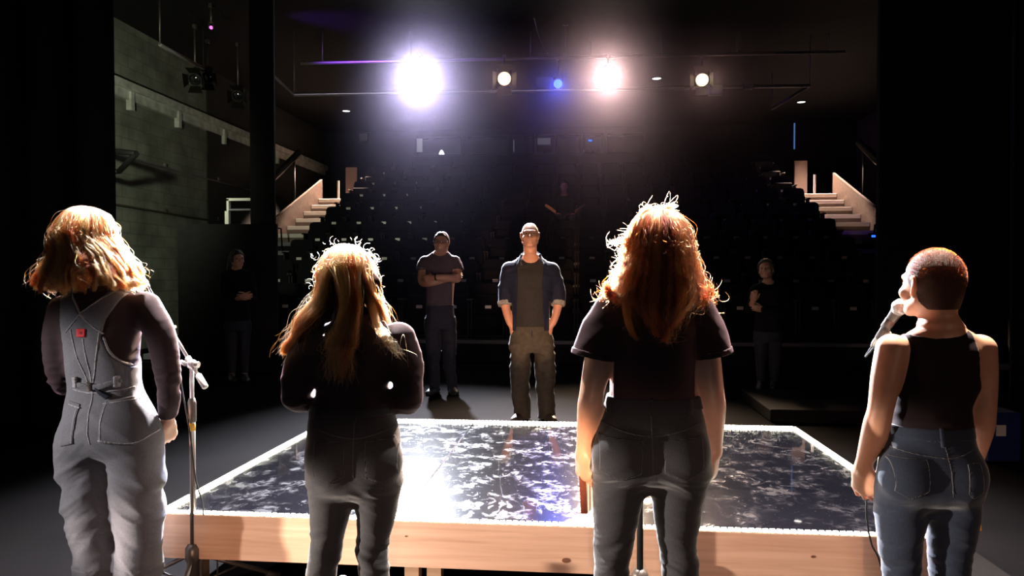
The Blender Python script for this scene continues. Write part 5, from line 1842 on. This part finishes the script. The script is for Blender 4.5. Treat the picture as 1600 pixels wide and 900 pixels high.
tr = p5.wear('trousers', ['torso', 'trouser'], 'khaki', .008, [below(p5.z(511)), above(.02)], wr=folds(.009, (5, 5, 11), 43, lambda q: .4 + bump1(q[:, 2], .55, .3), .3), zhi=p5.z(508))
patch(p5, 'waistband', ['torso', 'trouser'], [(780, 509), (880, 509), (880, 516), (780, 516)], 0, 'khaki', .012, tr, vox=.006, front=9)
p5.wear('fly_seam', ['torso', 'trouser'], 'dark_jean', .0125, [lambda X, Y, Z: np.abs(X - .01) - .006 + 0 * Y + 0 * Z, lambda X, Y, Z: Y + .03 + 0 * X + 0 * Z], tr, zlo=p5.z(535), zhi=p5.z(516), vox=.004)
op_ = p5.poly([(815, 394), (843, 394), (850, 410), (847, 440), (848, 480), (852, 540), (805, 540), (808, 480), (809, 440), (808, 410)], -.11)
open_cut = lambda X, Y, Z: np.minimum(-poly2d(X[:, 0, :], Z[:, 0, :], op_)[:, None, :], -(Y + .02) + 0 * X + 0 * Z)
jk = p5.wear('overshirt', ['torso', 'arm'], 'navy', .021, [above(p5.z(516)), open_cut, ball_out(p5.L(829, 393, -.03), .085),
             sleeve_cut(p5.L(789, 476, 0), (.1, -.3, -1), -1, .17), sleeve_cut(p5.L(872, 476, 0), (-.1, -.3, -1), 1, .17)], wr=folds(.006, (7, 7, 13), 47, None, .3))
for px_, sd, dx in ((789, -1, .1), (872, 1, -.1)):
    p5.wear('turned_cuff', ['arm'], 'navy_in', .026, [slab(p5.L(px_, 474, 0), (dx, -.3, -1), -.022, .022), (lambda X, Y, Z, q=sd: .15 - X * q + 0 * Y + 0 * Z)], jk)
for q in (-1, 1):
    cpts = [p5.L(829 + q * 8, 395, .075), p5.L(829 + q * 15, 400, .02), p5.L(829 + q * 17, 408, -.07), p5.L(829 + q * 20, 416, -.115), p5.L(829 + q * 24, 414, -.11)]
    mbq = MB()
    A_ = smooth_path(cpts, 5)
    vs, fs = [], []
    for i, a_ in enumerate(A_):
        a_ = Vector(a_)
        for (du, dz) in ((0, .022), (q * .022, -.012), (q * .028, -.022), (q * .006, -.01)):
            vs.append(a_ + Vector((du, 0, dz)))
    for i in range(len(A_) - 1):
        for k_ in range(4):
            fs.append((i * 4 + k_, i * 4 + (k_ + 1) % 4, i * 4 + 4 + (k_ + 1) % 4, i * 4 + 4 + k_))
    fs += [(0, 1, 2, 3), tuple(len(vs) - 1 - i for i in range(4))]
    mbq.add(vs, fs, True).build('collar', M['navy'], jk)
patch(p5, 'chest_pocket', ['torso', 'arm'], [(791, 432), (805, 432), (805, 452), (798, 455), (791, 452)], -.11, 'navy', .026, jk, vox=.005, front=-.03)
patch(p5, 'chest_pocket', ['torso', 'arm'], [(853, 432), (866, 432), (866, 452), (860, 455), (853, 452)], -.11, 'navy', .026, jk, vox=.005, front=-.03)
for sx in (-1, 1):
    p5.wear('shoe', ['foot'], 'shoe', .008, [below(.12), (lambda X, Y, Z, q=sx: -(X - .03) * q + 0 * Y + 0 * Z)], zhi=.14)

# ---- the man with folded arms
p6 = Person(687, 8.18, 'person in glasses and a dull plum T-shirt standing with folded arms', 'skin_red', .007)
p6.torso([(393, 678, 700, .01, .06, .06), (400, 667, 708, .01, .075, .075), (407, 660, 715, 0, .09, .09), (422, 660, 714, 0, .12, .12), (445, 664, 711, 0, .115, .12),
          (475, 666, 709, 0, .105, .12), (495, 666, 710, 0, .11, .12), (512, 667, 709, 0, .11, .11)], 1.0)
for a in ((676, 677, 679), (700, 702, 706)):
    p6.T('leg', [(a[0], 505, 0, .095), (a[1], 545, 0, .08), (a[1], 570, -.01, .068), (a[2], 600, .0, .055), (a[2], 608, .0, .045)], .03)
foot(p6.f, 'foot', p6.L(679, 606, .02), (-.3, -1), .27)
foot(p6.f, 'foot', p6.L(706, 606, .02), (.3, -1), .27)
p6.T('arm', [(665, 411, 0, .058), (660, 428, -.04, .05), (660, 441, -.09, .044), (672, 442, -.17, .042), (692, 438, -.185, .034), (704, 434, -.17, .029)], .03)
p6.T('arm', [(710, 411, 0, .058), (715, 426, -.04, .05), (714, 436, -.10, .044), (700, 434, -.20, .042), (684, 433, -.235, .033), (676, 434, -.225, .029)], .03)
hand(p6.f, 'hand', p6.L(704, 434, -.17), (1, .25, .1), (0, 1, 0), (0, 0, 1), (15, 30, 20), 1.0)
hand(p6.f, 'hand', p6.L(676, 434, -.225), (-1, .35, -.1), (0, 1, 0), (0, 0, 1), (15, 35, 20), 1.0)
R6 = rot(174, 4, 0)
c6 = np.array(p6.L(690, 379, -.01))
g6 = head(p6.f, c6, R6, 1.04, True, p6.L(688, 399, .01), .062)
p6.body(['torso', 'leg', 'foot', 'arm', 'hand', 'neck', 'head', 'ear'])
eyes(g6, R6, p6.o, 1.04)
p6.T('sleeve', [(665, 409, 0, .066), (661, 418, -.025, .064), (659, 428, -.045, .060)], .03)
p6.T('sleeve', [(710, 409, 0, .066), (714, 418, -.025, .064), (716, 427, -.045, .060)], .03)
p6.wear('t_shirt', ['torso', 'sleeve'], 'plum_tee', .010, [above(p6.z(479)), ball_out(p6.L(688, 389, -.03), .09), sleeve_cut(p6.L(660, 423, -.04), (-.1, -.4, -1), -1, .15), sleeve_cut(p6.L(715, 422, -.04), (.1, -.4, -1), 1, .15)], wr=folds(.006, (6, 6, 11), 45))
p6.wear('jeans', ['torso', 'leg'], 'dark_jean', .012, [below(p6.z(476)), above(.03)], zhi=p6.z(473), wr=folds(.006, (5, 5, 12), 49))
hl6 = ([-.2, -.105, -.05, -.012, .002, .02, .05, .08, .12], [-.06, -.06, -.05, -.02, -.01, .02, .055, .07, .08])
p6.wear('hair', ['head'], 'hair_dark', .011, [head_cut(c6, R6, *hl6, 1.04)], zlo=c6[2] - .1, wr=folds(.006, (40, 40, 30), 9))
gl = MB()
for q in (-1, 1):
    gl.tube([tuple(g6(q * .033 + .024 * math.cos(t), .108, -.004 + .018 * math.sin(t))) for t in np.linspace(0, 2 * math.pi, 17)], .0024, 6)
    gl.tube([tuple(g6(q * .057, .105, 0)), tuple(g6(q * .079, .06, .004)), tuple(g6(q * .082, -.01, .004))], .002, 6)
gl.tube([tuple(g6(-.01, .109, 0)), tuple(g6(0, .112, .003)), tuple(g6(.01, .109, 0))], .0022, 6)
gl.build('glasses', M['black_metal'], p6.o)
for sx in (-1, 1):
    p6.wear('shoe', ['foot'], 'shoe_black', .008, [below(.12), (lambda X, Y, Z, q=sx: -(X - .03) * q + 0 * Y + 0 * Z)], zhi=.14)
wq = MB().tube([Vector(p6.L(680.5, 433.2, -.23)), Vector(p6.L(683, 433, -.236))], .037, 16)
wq.build('wrist_watch', M['rubber'], p6.o)

# ---- the dark-clothed woman at the left, hands clasped
p7 = Person(372, 9.1, 'person with long hair in black clothes, hands clasped, in the dark at left', 'skin_red', .008)
p7.torso([(419, 362, 378, .01, .05, .05), (424, 354, 388, .01, .07, .07), (432, 350, 392, 0, .09, .09), (450, 352, 390, 0, .12, .11), (475, 355, 387, 0, .10, .10), (500, 352, 391, 0, .11, .12), (515, 353, 390, 0, .10, .11)], 1.0)
for a in (361, 381):
    p7.T('leg', [(a, 510, 0, .085), (a, 550, 0, .06), (a, 575, .01, .05), (a, 585, .01, .036)], .03)
    foot(p7.f, 'foot', p7.L(a, 585, .0), (.6, -1), .23)
p7.T('arm', [(353, 432, 0, .05), (352, 452, -.02, .044), (354, 468, -.06, .04), (368, 467, -.16, .034), (378, 465, -.22, .026)], .03)
p7.T('arm', [(390, 432, 0, .05), (394, 452, -.01, .044), (396, 468, -.05, .04), (391, 466, -.15, .032), (386, 463, -.22, .026)], .03)
hand(p7.f, 'hand', p7.L(378, 465, -.22), (1, -.5, .15), (.3, 1, 0), (0, 0, 1), (35, 40, 30), 1.0)
hand(p7.f, 'hand', p7.L(387, 463, -.22), (-.4, -1, -.1), (-1, .3, 0), (0, 0, 1), (35, 40, 30), 1.0)
R7 = rot(222, 0, 0)
c7 = np.array(p7.L(371, 404, -.01))
g7 = head(p7.f, c7, R7, 1.0, False, p7.L(370, 422, .01), .05)
p7.body(['torso', 'leg', 'foot', 'arm', 'hand', 'neck', 'head', 'ear'])
eyes(g7, R7, p7.o)
p7.wear('jumper', ['torso', 'arm'], 'velour', .012, [above(p7.z(500)), ball_out(p7.L(370, 414, -.02), .075), lambda X, Y, Z: -.20 - Y + 0 * X + 0 * Z])
p7.wear('trousers', ['torso', 'leg'], 'dark_jean', .010, [below(p7.z(500)), above(.04)], zhi=p7.z(496))
p7.f.ell('cap', c7 + R7 @ np.array((0, -.02, .015)), (.088, .105, .108), R7, .02)
p7.T('cap', [(363, 405, .02, .05), (361, 420, .05, .05), (360, 434, .07, .035)], .03)
p7.wear('hair', ['cap'], 'hair_dark', 0, [head_cut(c7, R7, [-.3, -.03, .02, .05, .09, .12], [-.5, -.5, -.3, .03, .06, .07])], wr=folds(.006, (30, 30, 6), 9))
for sx in (-1, 1):
    p7.wear('shoe', ['foot'], 'shoe_black', .008, [below(.10), (lambda X, Y, Z, q=sx: -X * q + 0 * Y + 0 * Z)], zhi=.13)


# ---- two people sitting in the dark rows
def sitter(px0, D, py_head, label, yaw, pitch, roll, hands, top, seat_z, floor_z, skin='skin_red', lean=0.0):
    p = Person(px0, D, label, skin, .009)
    s = 1 / p.k
    hz = p.z(py_head)
    sh = hz - .27
    Z_ = lambda z: 428 - (z - CAMH) * s              # height -> pixel row at y = 0
    hip = seat_z + .09
    p.torso([(Z_(sh + .09), px0 - .06 * s, px0 + .06 * s, .0, .05, .05), (Z_(sh + .04), px0 - .15 * s, px0 + .15 * s, 0, .08, .08), (Z_(sh - .03), px0 - .19 * s, px0 + .19 * s, 0, .10, .10),
             (Z_(sh - .15), px0 - .18 * s, px0 + .18 * s, 0, .12, .12), (Z_(hip + .12), px0 - .16 * s, px0 + .16 * s, .03, .11, .12), (Z_(hip), px0 - .18 * s, px0 + .18 * s, .04, .12, .12), (Z_(hip - .07), px0 - .17 * s, px0 + .17 * s, .04, .10, .10)], 1.0)
    for q in (-1, 1):
        kn = (q * .15, -.42, hip + .02)
        an = (q * .13, -.42, floor_z + .10)
        p.f.tube('leg', [(q * .09, .02, hip, .085), (q * .12, -.2, hip + .02, .078), (*kn, .06)], .03)
        p.f.tube('leg', [(*kn, .058), (q * .14, -.43, hip - .2, .052), (*an, .036)], .03)
        foot(p.f, 'foot', an, (q * .15, -1), .25, floor_z)
        e_, h_ = hands[q]
        p.f.tube('arm', [(q * .19, 0, sh - .03, .05), (*e_, .042), (*h_, .027)], .03, 1)
        hd = np.array(h_) - np.array(e_)
        hand(p.f, 'hand', h_, hd, (0, 0, -1) if abs(hd[2]) < .9 * np.linalg.norm(hd) else (0, 1, 0), (-q, 0, 0), (15, 20, 15), 1.0)
    R_ = rot(180 + yaw, pitch, roll)
    c_ = np.array((0, -.03 - lean, hz))
    g = head(p.f, c_, R_, 1.0, True, (0, 0, sh + .06), .056)
    p.body(['torso', 'leg', 'foot', 'arm', 'hand', 'neck', 'head', 'ear'])
    eyes(g, R_, p.o)
    p.top_cut = [ball_out((0, -.02, sh + .10), .085)]
    hl_ = ([-.2, -.105, -.05, -.012, .002, .02, .05, .08, .12], [-.07, -.07, -.05, -.02, -.01, .02, .055, .07, .08])
    p.wear('hair', ['head'], 'hair_dark', .014, [head_cut(c_, R_, *hl_)], zlo=hz - .12, wr=folds(.006, (30, 30, 20), 19))
    cut = p.top_cut + [above(hip - .02)]
    tags = ['torso', 'arm']
    if top == 'short':
        cut += [sleeve_cut(hands[-1][0], np.array(hands[-1][0]) - np.array((-.19, 0, sh)), -1, .2), sleeve_cut(hands[1][0], np.array(hands[1][0]) - np.array((.19, 0, sh)), 1, .2)]
    else:
        p.f.p = [q for q in p.f.p]
    p.wear('shirt', tags, 'velour', .012, cut + ([lambda X, Y, Z: -9 + 0 * X + 0 * Y + 0 * Z]))
    p.wear('trousers', ['torso', 'leg'], 'dark_jean', .011, [below(hip + .06), above(floor_z + .06)], zhi=hip + .12)
    for q in (-1, 1):
        p.wear('shoe', ['foot'], 'shoe_black', .008, [below(floor_z + .11), (lambda X, Y, Z, q=q: -X * q + 0 * Y + 0 * Z)], zhi=floor_z + .14)
    return p


def seat_near(px, D, n):
    x = (c_o + c_f * D + c_r * ((px - 800) / FPX * D)).x
    k = int(round((x + 5.51) / .573))
    for o in bpy.data.objects:
        if o.name.startswith('theatre_seat') and abs(o.location.x - (-5.51 + .573 * k)) < .01 and abs(o.location.y - TY(n)) < .01:
            for ch in o.children:
                if ch.name.startswith('seat') or ch.name.startswith('number'):
                    ch.matrix_local = Matrix.Translation((0, .07, .42)) @ Matrix.Rotation(math.pi / 2, 4, 'X') @ Matrix.Translation((0, -.07, -.40))
            o['label'] = o['label'].replace('folded dark', 'occupied dark')
            v = o.location
            d = (Vector((v.x, v.y - .06, 0)) - Vector((0, 0, 0)))
            D_ = d.dot(Vector((-math.sin(PSI), math.cos(PSI), 0)))
            return 800 + d.dot(c_r) / D_ * FPX, D_
    return px, D


# ---- the dark-clothed person standing at the right
p8 = Person(1200, 8.5, 'person in black standing in the dark at right, head tipped back and turned aside', 'skin_red', .008)
p8.torso([(440, 1190, 1210, .01, .05, .05), (445, 1181, 1220, .01, .07, .07), (453, 1177, 1224, 0, .09, .09), (470, 1179, 1222, 0, .12, .11), (495, 1182, 1219, 0, .10, .10), (518, 1179, 1222, 0, .11, .12), (532, 1180, 1220, 0, .10, .11)], 1.0)
for a in (1190, 1211):
    p8.T('leg', [(a, 528, 0, .085), (a, 565, 0, .062), (a, 590, .01, .05), (a, 597, .01, .036)], .03)
    foot(p8.f, 'foot', p8.L(a, 597, .0), (-.4, -1), .23)
p8.T('arm', [(1180, 453, 0, .05), (1175, 474, -.02, .044), (1172, 484, -.06, .04), (1174, 476, -.18, .032), (1177, 470, -.22, .026)], .03)
p8.T('arm', [(1221, 453, 0, .05), (1226, 474, -.01, .044), (1224, 487, -.06, .04), (1206, 486, -.17, .034), (1192, 483, -.21, .026)], .03)
hand(p8.f, 'hand', p8.L(1177, 470, -.22), (.1, -.1, 1), (.3, 1, 0), (1, 0, 0), (35, 40, 30), 1.0)
hand(p8.f, 'hand', p8.L(1192, 483, -.21), (-1, -.2, .15), (0, 1, 0), (0, 0, 1), (25, 35, 30), 1.0)
R8 = rot(150, 12, 8)
c8 = np.array(p8.L(1197, 421, -.03))
g8 = head(p8.f, c8, R8, 1.05, False, p8.L(1201, 443, .01), .052)
p8.body(['torso', 'leg', 'foot', 'arm', 'hand', 'neck', 'head', 'ear'])
eyes(g8, R8, p8.o, 1.05)
p8.wear('jumper', ['torso', 'arm'], 'velour', .012, [above(p8.z(517)), ball_out(p8.L(1200, 436, -.02), .078),
        lambda X, Y, Z: np.minimum(-.19 - Y + 0 * X + 0 * Z, Z - p8.z(478) + 0 * X + 0 * Y)])
p8.wear('trousers', ['torso', 'leg'], 'dark_jean', .010, [below(p8.z(517)), above(.04)], zhi=p8.z(513))
hl8 = ([-.2, -.105, -.05, -.012, .002, .02, .05, .08, .12], [-.10, -.10, -.08, -.05, -.02, .02, .055, .07, .08])
p8.wear('hair', ['head'], 'hair_dark', .018, [head_cut(c8, R8, *hl8, 1.05)], zlo=c8[2] - .14, wr=folds(.006, (30, 30, 12), 29))
for sx in (-1, 1):
    p8.wear('shoe', ['foot'], 'shoe_black', .008, [below(.10), (lambda X, Y, Z, q=sx: -(X - .0) * q + 0 * Y + 0 * Z)], zhi=.13)
px_, D_ = seat_near(880, 15.4, -1)
p9 = sitter(px_, D_, 291, 'person in a black T-shirt sitting high in the middle of the seating, hands on knees', 4, -4, 0,
            {-1: ((-.38, -.10, 2.85), (-.17, -.36, 2.66)), 1: ((.40, -.10, 2.86), (.17, -.36, 2.66))}, 'short', TZ(-1) + .46, TZ(-1))


# ------------------------------------------------------------------ things held and things on the stage floor
def local_obj(p, name, label, cat, at_, rz=0, rx=0, ry=0):
    e = empty(name)
    e.matrix_world = p.o.matrix_basis @ Matrix.Translation(at_) @ Matrix.Rotation(rz, 4, 'Z') @ Matrix.Rotation(rx, 4, 'X') @ Matrix.Rotation(ry, 4, 'Y')
    tag(e, label, cat)
    return e


def book(e, w_, h_, t, cover, pages='paper'):
    """spine towards -y, hanging from its top edge at z = 0"""
    MB().box((-t / 2 + .002, .004, -h_ + .003), (t / 2 - .002, w_ - .003, -.003)).build('pages', M[pages], e)
    MB().box((-t / 2 - .001, 0, -h_), (-t / 2 + .0015, w_, 0), .0007).build('cover', M[cover], e)
    MB().box((t / 2 - .0015, 0, -h_), (t / 2 + .001, w_, 0), .0007).build('cover', M[pages], e)
    MB().box((-t / 2 - .001, -.002, -h_), (t / 2 + .001, .003, 0), .001).build('spine', M[cover], e)


for o in bpy.context.view_layer.objects: pass
bpy.context.view_layer.update()
e = local_obj(p3, 'book', 'red-brown book hanging spine outward from the left hand of the red-haired person', 'book', p3.L(910, 737, .05), math.radians(-24), math.radians(0), math.radians(-3))
book(e, .12, .145, .021, 'book_red')
e = local_obj(p4, 'book', 'orange-edged book held low beside the right hip of the person in the tank top', 'book', p4.L(1529, 775, .13), math.radians(-12), 0, math.radians(-5))
book(e, .11, .125, .016, 'book_orange')
e = local_obj(p2, 'booklet', 'open white script held before the chest of the person with bowed head', 'booklet', (p2.L(552, 600, .36)), 0, math.radians(-38))
for s in (-1, 1):
    vs = []
    for j in range(6):
        x = s * .15 * j / 5
        zq = .02 * math.sin(j / 5 * 2.4)
        vs += [(x, -.10, zq), (x, .11, zq), (x, -.10, zq - .006), (x, .11, zq - .006)]
    fs = []
    for j in range(5):
        a = 4 * j
        fs += [(a, a + 4, a + 5, a + 1), (a + 2, a + 3, a + 7, a + 6), (a, a + 2, a + 6, a + 4), (a + 1, a + 5, a + 7, a + 3)]
    fs += [(0, 1, 3, 2), (20, 22, 23, 21)]
    MB().add(vs, fs, True).build('page', M['paper'], e)


def tripod(e, hub_z, m='black_metal', ang0=.4, spread=.34, joint=.20):
    """legs and hub of a microphone stand standing at the origin of e"""
    MB().lathe([(.001, .055), (.02, .055), (.026, .07), (.024, joint - .03), (.032, joint - .015), (.032, joint + .03), (.02, joint + .05), (.001, joint + .05)], 18).build('hub', M['gunmetal'], e)
    for k in range(3):
        a = ang0 + k * 2 * math.pi / 3
        d = Vector((math.cos(a), math.sin(a), 0))
        lg = MB().tube([d * .02 + Vector((0, 0, joint)), d * spread + Vector((0, 0, .018))], .0095, 10)
        lo_ = lg.build('leg', M[m], e)
        MB().tube([d * (spread - .05) + Vector((0, 0, .038)), d * (spread + .012) + Vector((0, 0, .013))], .0135, 10).build('rubber_foot', M['rubber'], lo_)
        MB().tube([d * .024 + Vector((0, 0, .075)), d * spread * .52 + Vector((0, 0, joint * .53))], .005, 8).build('brace', M['gunmetal'], e)


def mic(e_name, label, head_p, tail_p, m_head='mesh_grille'):
    h, t = Vector(head_p), Vector(tail_p)
    d = (t - h).normalized()
    q = d.to_track_quat('Z', 'Y').to_matrix().to_4x4()
    e = empty(e_name, h)
    tag(e, label, 'microphone')
    MB().lathe([(.001, -.027), (.014, -.0245), (.023, -.015), (.0262, 0), (.0262, .006), (.025, .014), (.021, .024), (.001, .024)], 24, q).build('grille', M[m_head], e)
    MB().lathe([(.0268, -.003), (.0275, 0), (.0275, .005), (.0268, .008)], 24, q).build('collar_ring', M['chrome'], e)
    MB().lathe([(.021, .024), (.0195, .03), (.013, .13), (.0115, .165), (.001, .165)], 20, q).build('handle', M['gunmetal'], e)
    MB().lathe([(.0095, .160), (.0095, .20), (.006, .215), (.001, .215)], 14, q).build('plug', M['chrome'], e)
    return e


# boom stand of the person in overalls
DS = 2.98
b0 = P(302, 870, DS)
st = empty('microphone_stand', (b0.x, b0.y, 0))
tag(st, 'chrome boom microphone stand with yellow tape beside the person in overalls', 'microphone stand')
lp = lambda px, py, d=DS: P(px, py, d) - st.location
tripod(st, .2, 'gunmetal', 2.9, .36, .20)
top = lp(296, 572)
top = Vector((lp(298, 600).x * .3, 0, top.z))
MB().tube([(0, 0, .2), (0, 0, .80)], .0125, 14).build('lower_pole', M['gunmetal'], st)
MB().tube([(0, 0, .78), (0, 0, top.z)], .0088, 14).build('upper_pole', M['chrome'], st)
MB().lathe([(.013, .76), (.017, .765), (.0175, .84), (.012, .86), (.001, .86)], 18).build('clutch', M['gunmetal'], st)
MB().lathe([(.0133, .725), (.0137, .725), (.0137, .757), (.0133, .757)], 18).build('tape_band', M['yellow_tape'], st)
pv = Vector((0, 0, top.z + .01))
cw, bd1, tipb = lp(324, 598, DS - .06), lp(268, 517, DS + .05), lp(228, 450, DS + .10)
dirb = (tipb - pv).normalized()
cwp = pv - dirb * (pv - cw).length
MB().tube([cwp + dirb * .05, tipb], .0072, 12).build('boom', M['chrome'], st)
MB().tube([cwp - dirb * .005, cwp, cwp + dirb * .06, cwp + dirb * .065], [.010, .013, .013, .009], 14).build('counterweight', M['white_plastic'], st)
MB().sphere(pv, .021, 8).tube([pv + Vector((-.03, 0, .004)), pv + Vector((.032, 0, -.002))], .013, 12).tube([pv + dirb * -.03, pv + dirb * .035], .0125, 12).tube([pv + Vector((-.03, 0, 0)), pv + Vector((-.048, 0, .012))], .008, 10).build('boom_clamp', M['chrome'], st)
cp = pv + dirb * ((bd1 - pv).length)
MB().tube([cp - dirb * .02, cp + dirb * .02], .0125, 12).tube([cp + Vector((0, -.01, .005)), cp + Vector((.03, -.012, .012))], .007, 10).build('cable_clip', M['chrome'], st)
MB().tube([tipb - dirb * .01, tipb + dirb * .03], .011, 12).tube([tipb + dirb * .02, tipb + dirb * .06 + Vector((0, 0, .012))], .0165, 14).build('mic_clip', M['gunmetal'], st)
m0 = tipb + st.location + dirb * .03 + Vector((0, 0, .022))
hd = m0 + dirb * .13 + Vector((-.035, .0, 0))
tl = m0 - dirb * .05
mic('microphone', 'microphone on the boom, half hidden by the golden bob', hd, tl)
tlp = hd + (tl - hd).normalized() * .215
w_ = lambda px, py, d: P(px, py, d)
cpts = [tlp, w_(250, 478, DS + .07), w_(268, 513, DS + .04), w_(276, 545, DS - .03), w_(284, 605, DS - .03), w_(294, 660, DS - .03), w_(300, 700, DS - .03), w_(306, 750, DS - .03), w_(317, 790, DS - .02), w_(319, 830, DS), w_(338, 866, DS)]
q_ = w_(372, 890, DS)
cpts += [Vector((q_.x, q_.y - .1, .006)), Vector((q_.x + .35, q_.y - .15, .006)), Vector((q_.x + .8, q_.y - .05, .006))]
tag(MB().tube([tuple(p) for p in smooth_path(cpts, 8)], .0032, 8).build('microphone_cable', M['rubber']), 'thin black cable running down the chrome boom stand and curling to the floor', 'cable')

# straight stand in front of the red-haired person: its pole shows between the legs
b1 = P(1000, 880, 2.72)
s3 = empty('microphone_stand', (b1.x, b1.y, 0))
tag(s3, 'straight black microphone stand whose pole shows between the legs of the red-haired person', 'microphone stand')
tripod(s3, .2, 'black_metal', 1.57, .30, .20)
MB().tube([(0, 0, .2), (0, 0, .80)], .0125, 14).build('lower_pole', M['black_metal'], s3)
MB().tube([(0, 0, .78), (0, 0, 1.26)], .0088, 14).build('upper_pole', M['gunmetal'], s3)
MB().lathe([(.013, .76), (.017, .765), (.0175, .84), (.012, .86), (.001, .86)], 18).build('clutch', M['gunmetal'], s3)
MB().tube([(0, 0, 1.25), (0, -.02, 1.30)], .0165, 14).build('mic_clip', M['black_metal'], s3)

# stand of the person in the tank top
hp = P(1407, 479, 2.45)
tp_ = P(1386, 505, 2.52)
tp_.z = hp.z - .07
mic('microphone', 'silver-headed microphone at the lips of the person in the tank top', hp, hp + (tp_ - hp).normalized() * .2)
dm = (tp_ - hp).normalized()
grip = hp + dm * .085
b2 = P(1394, 560, 2.60)
s4 = empty('microphone_stand', (grip.x + .008, grip.y + .03, 0))
tag(s4, 'microphone stand standing before the person in the tank top, mostly hidden', 'microphone stand')
tripod(s4, .2, 'gunmetal', 1.57, .34, .20)
gl_ = grip - s4.location
MB().tube([(0, 0, .2), (0, 0, .78)], .0125, 14).build('lower_pole', M['black_metal'], s4)
MB().tube([(0, 0, .76), (0, 0, gl_.z - .06)], .0088, 14).build('upper_pole', M['chrome'], s4)
MB().lathe([(.013, .74), (.017, .745), (.0175, .82), (.012, .84), (.001, .84)], 18).build('clutch', M['gunmetal'], s4)
MB().lathe([(.001, gl_.z - .075), (.012, gl_.z - .075), (.0145, gl_.z - .065), (.0145, gl_.z - .04), (.009, gl_.z - .032), (.001, gl_.z - .032)], 16).build('thread_adapter', M['white_plastic'], s4)
MB().tube([(0, 0, gl_.z - .035), gl_ - dm * 0 + Vector((0, 0, -.012))], .008, 10).tube([gl_ - dm * .025, gl_ + dm * .025], .0175, 16).build('mic_clip', M['gunmetal'], s4)
te = hp + dm * .215
cpts = [te, te + dm * .03 + Vector((-.01, 0, -.02)), w_(1374, 540, 2.56), w_(1366, 600, 2.54), w_(1360, 690, 2.52), w_(1354, 785, 2.50), w_(1355, 815, 2.50), w_(1362, 850, 2.50), w_(1377, 888, 2.5)]
q_ = w_(1390, 915, 2.5)
cpts += [Vector((q_.x + .02, q_.y, .05)), Vector((q_.x + .2, q_.y - .05, .006)), Vector((q_.x + .6, q_.y + .1, .006))]
tag(MB().tube([tuple(p) for p in smooth_path(cpts, 8)], .0032, 8).build('microphone_cable', M['rubber']), 'thin dark cable hanging below the hand of the person in the tank top', 'cable')

# floor clutter before the platform
def floor_cable(pts, lab, r=.0035, m='rubber'):
    q = [(x, y, r + .001) for x, y in pts]
    return tag(MB().tube([tuple(p) for p in smooth_path(q, 8)], r, 8).build('floor_cable', M[m]), lab, 'cable')


fx = lambda px, D: P(px, 900, D)
a = fx(250, 2.75)
floor_cable([(fx(590, 2.7).x, fx(590, 2.7).y), (fx(630, 2.85).x, fx(630, 2.85).y), (fx(665, 2.9).x, fx(665, 2.9).y), (fx(690, 2.75).x, fx(690, 2.75).y)], 'thin cable looping on the floor under the platform edge, behind the person with bowed head', .004, 'gunmetal')
floor_cable([(fx(330, 2.8).x, fx(330, 2.8).y), (fx(400, 2.9).x, fx(400, 2.9).y), (fx(450, 2.88).x, fx(450, 2.88).y), (fx(470, 2.8).x, fx(470, 2.8).y)], 'dark cable lying on the floor right of the chrome boom stand', .005, 'gunmetal')
floor_cable([(fx(1500, 2.5).x, fx(1500, 2.5).y), (fx(1530, 2.6).x, fx(1530, 2.6).y), (fx(1570, 2.45).x, fx(1570, 2.45).y), (fx(1640, 2.4).x, fx(1640, 2.4).y)], 'pale cable on the floor at the lower right corner', .005, 'chrome')
wb = P(535, 905, 2.62)
e = empty('water_bottle', (wb.x, wb.y, 0))
tag(e, 'clear plastic water bottle on the floor before the person with bowed head', 'bottle')
cl = mat('clear_plastic', (.95, .95, .95), .08, trans=.9)
MB().lathe([(.001, .0), (.03, 0), (.033, .01), (.033, .07), (.030, .085), (.033, .10), (.033, .17), (.024, .205), (.0125, .225), (.0125, .245), (.001, .245)], 24).build('body', cl, e)
MB().lathe([(.001, .243), (.0145, .243), (.0145, .262), (.001, .262)], 18).build('cap', M['white_plastic'], e)
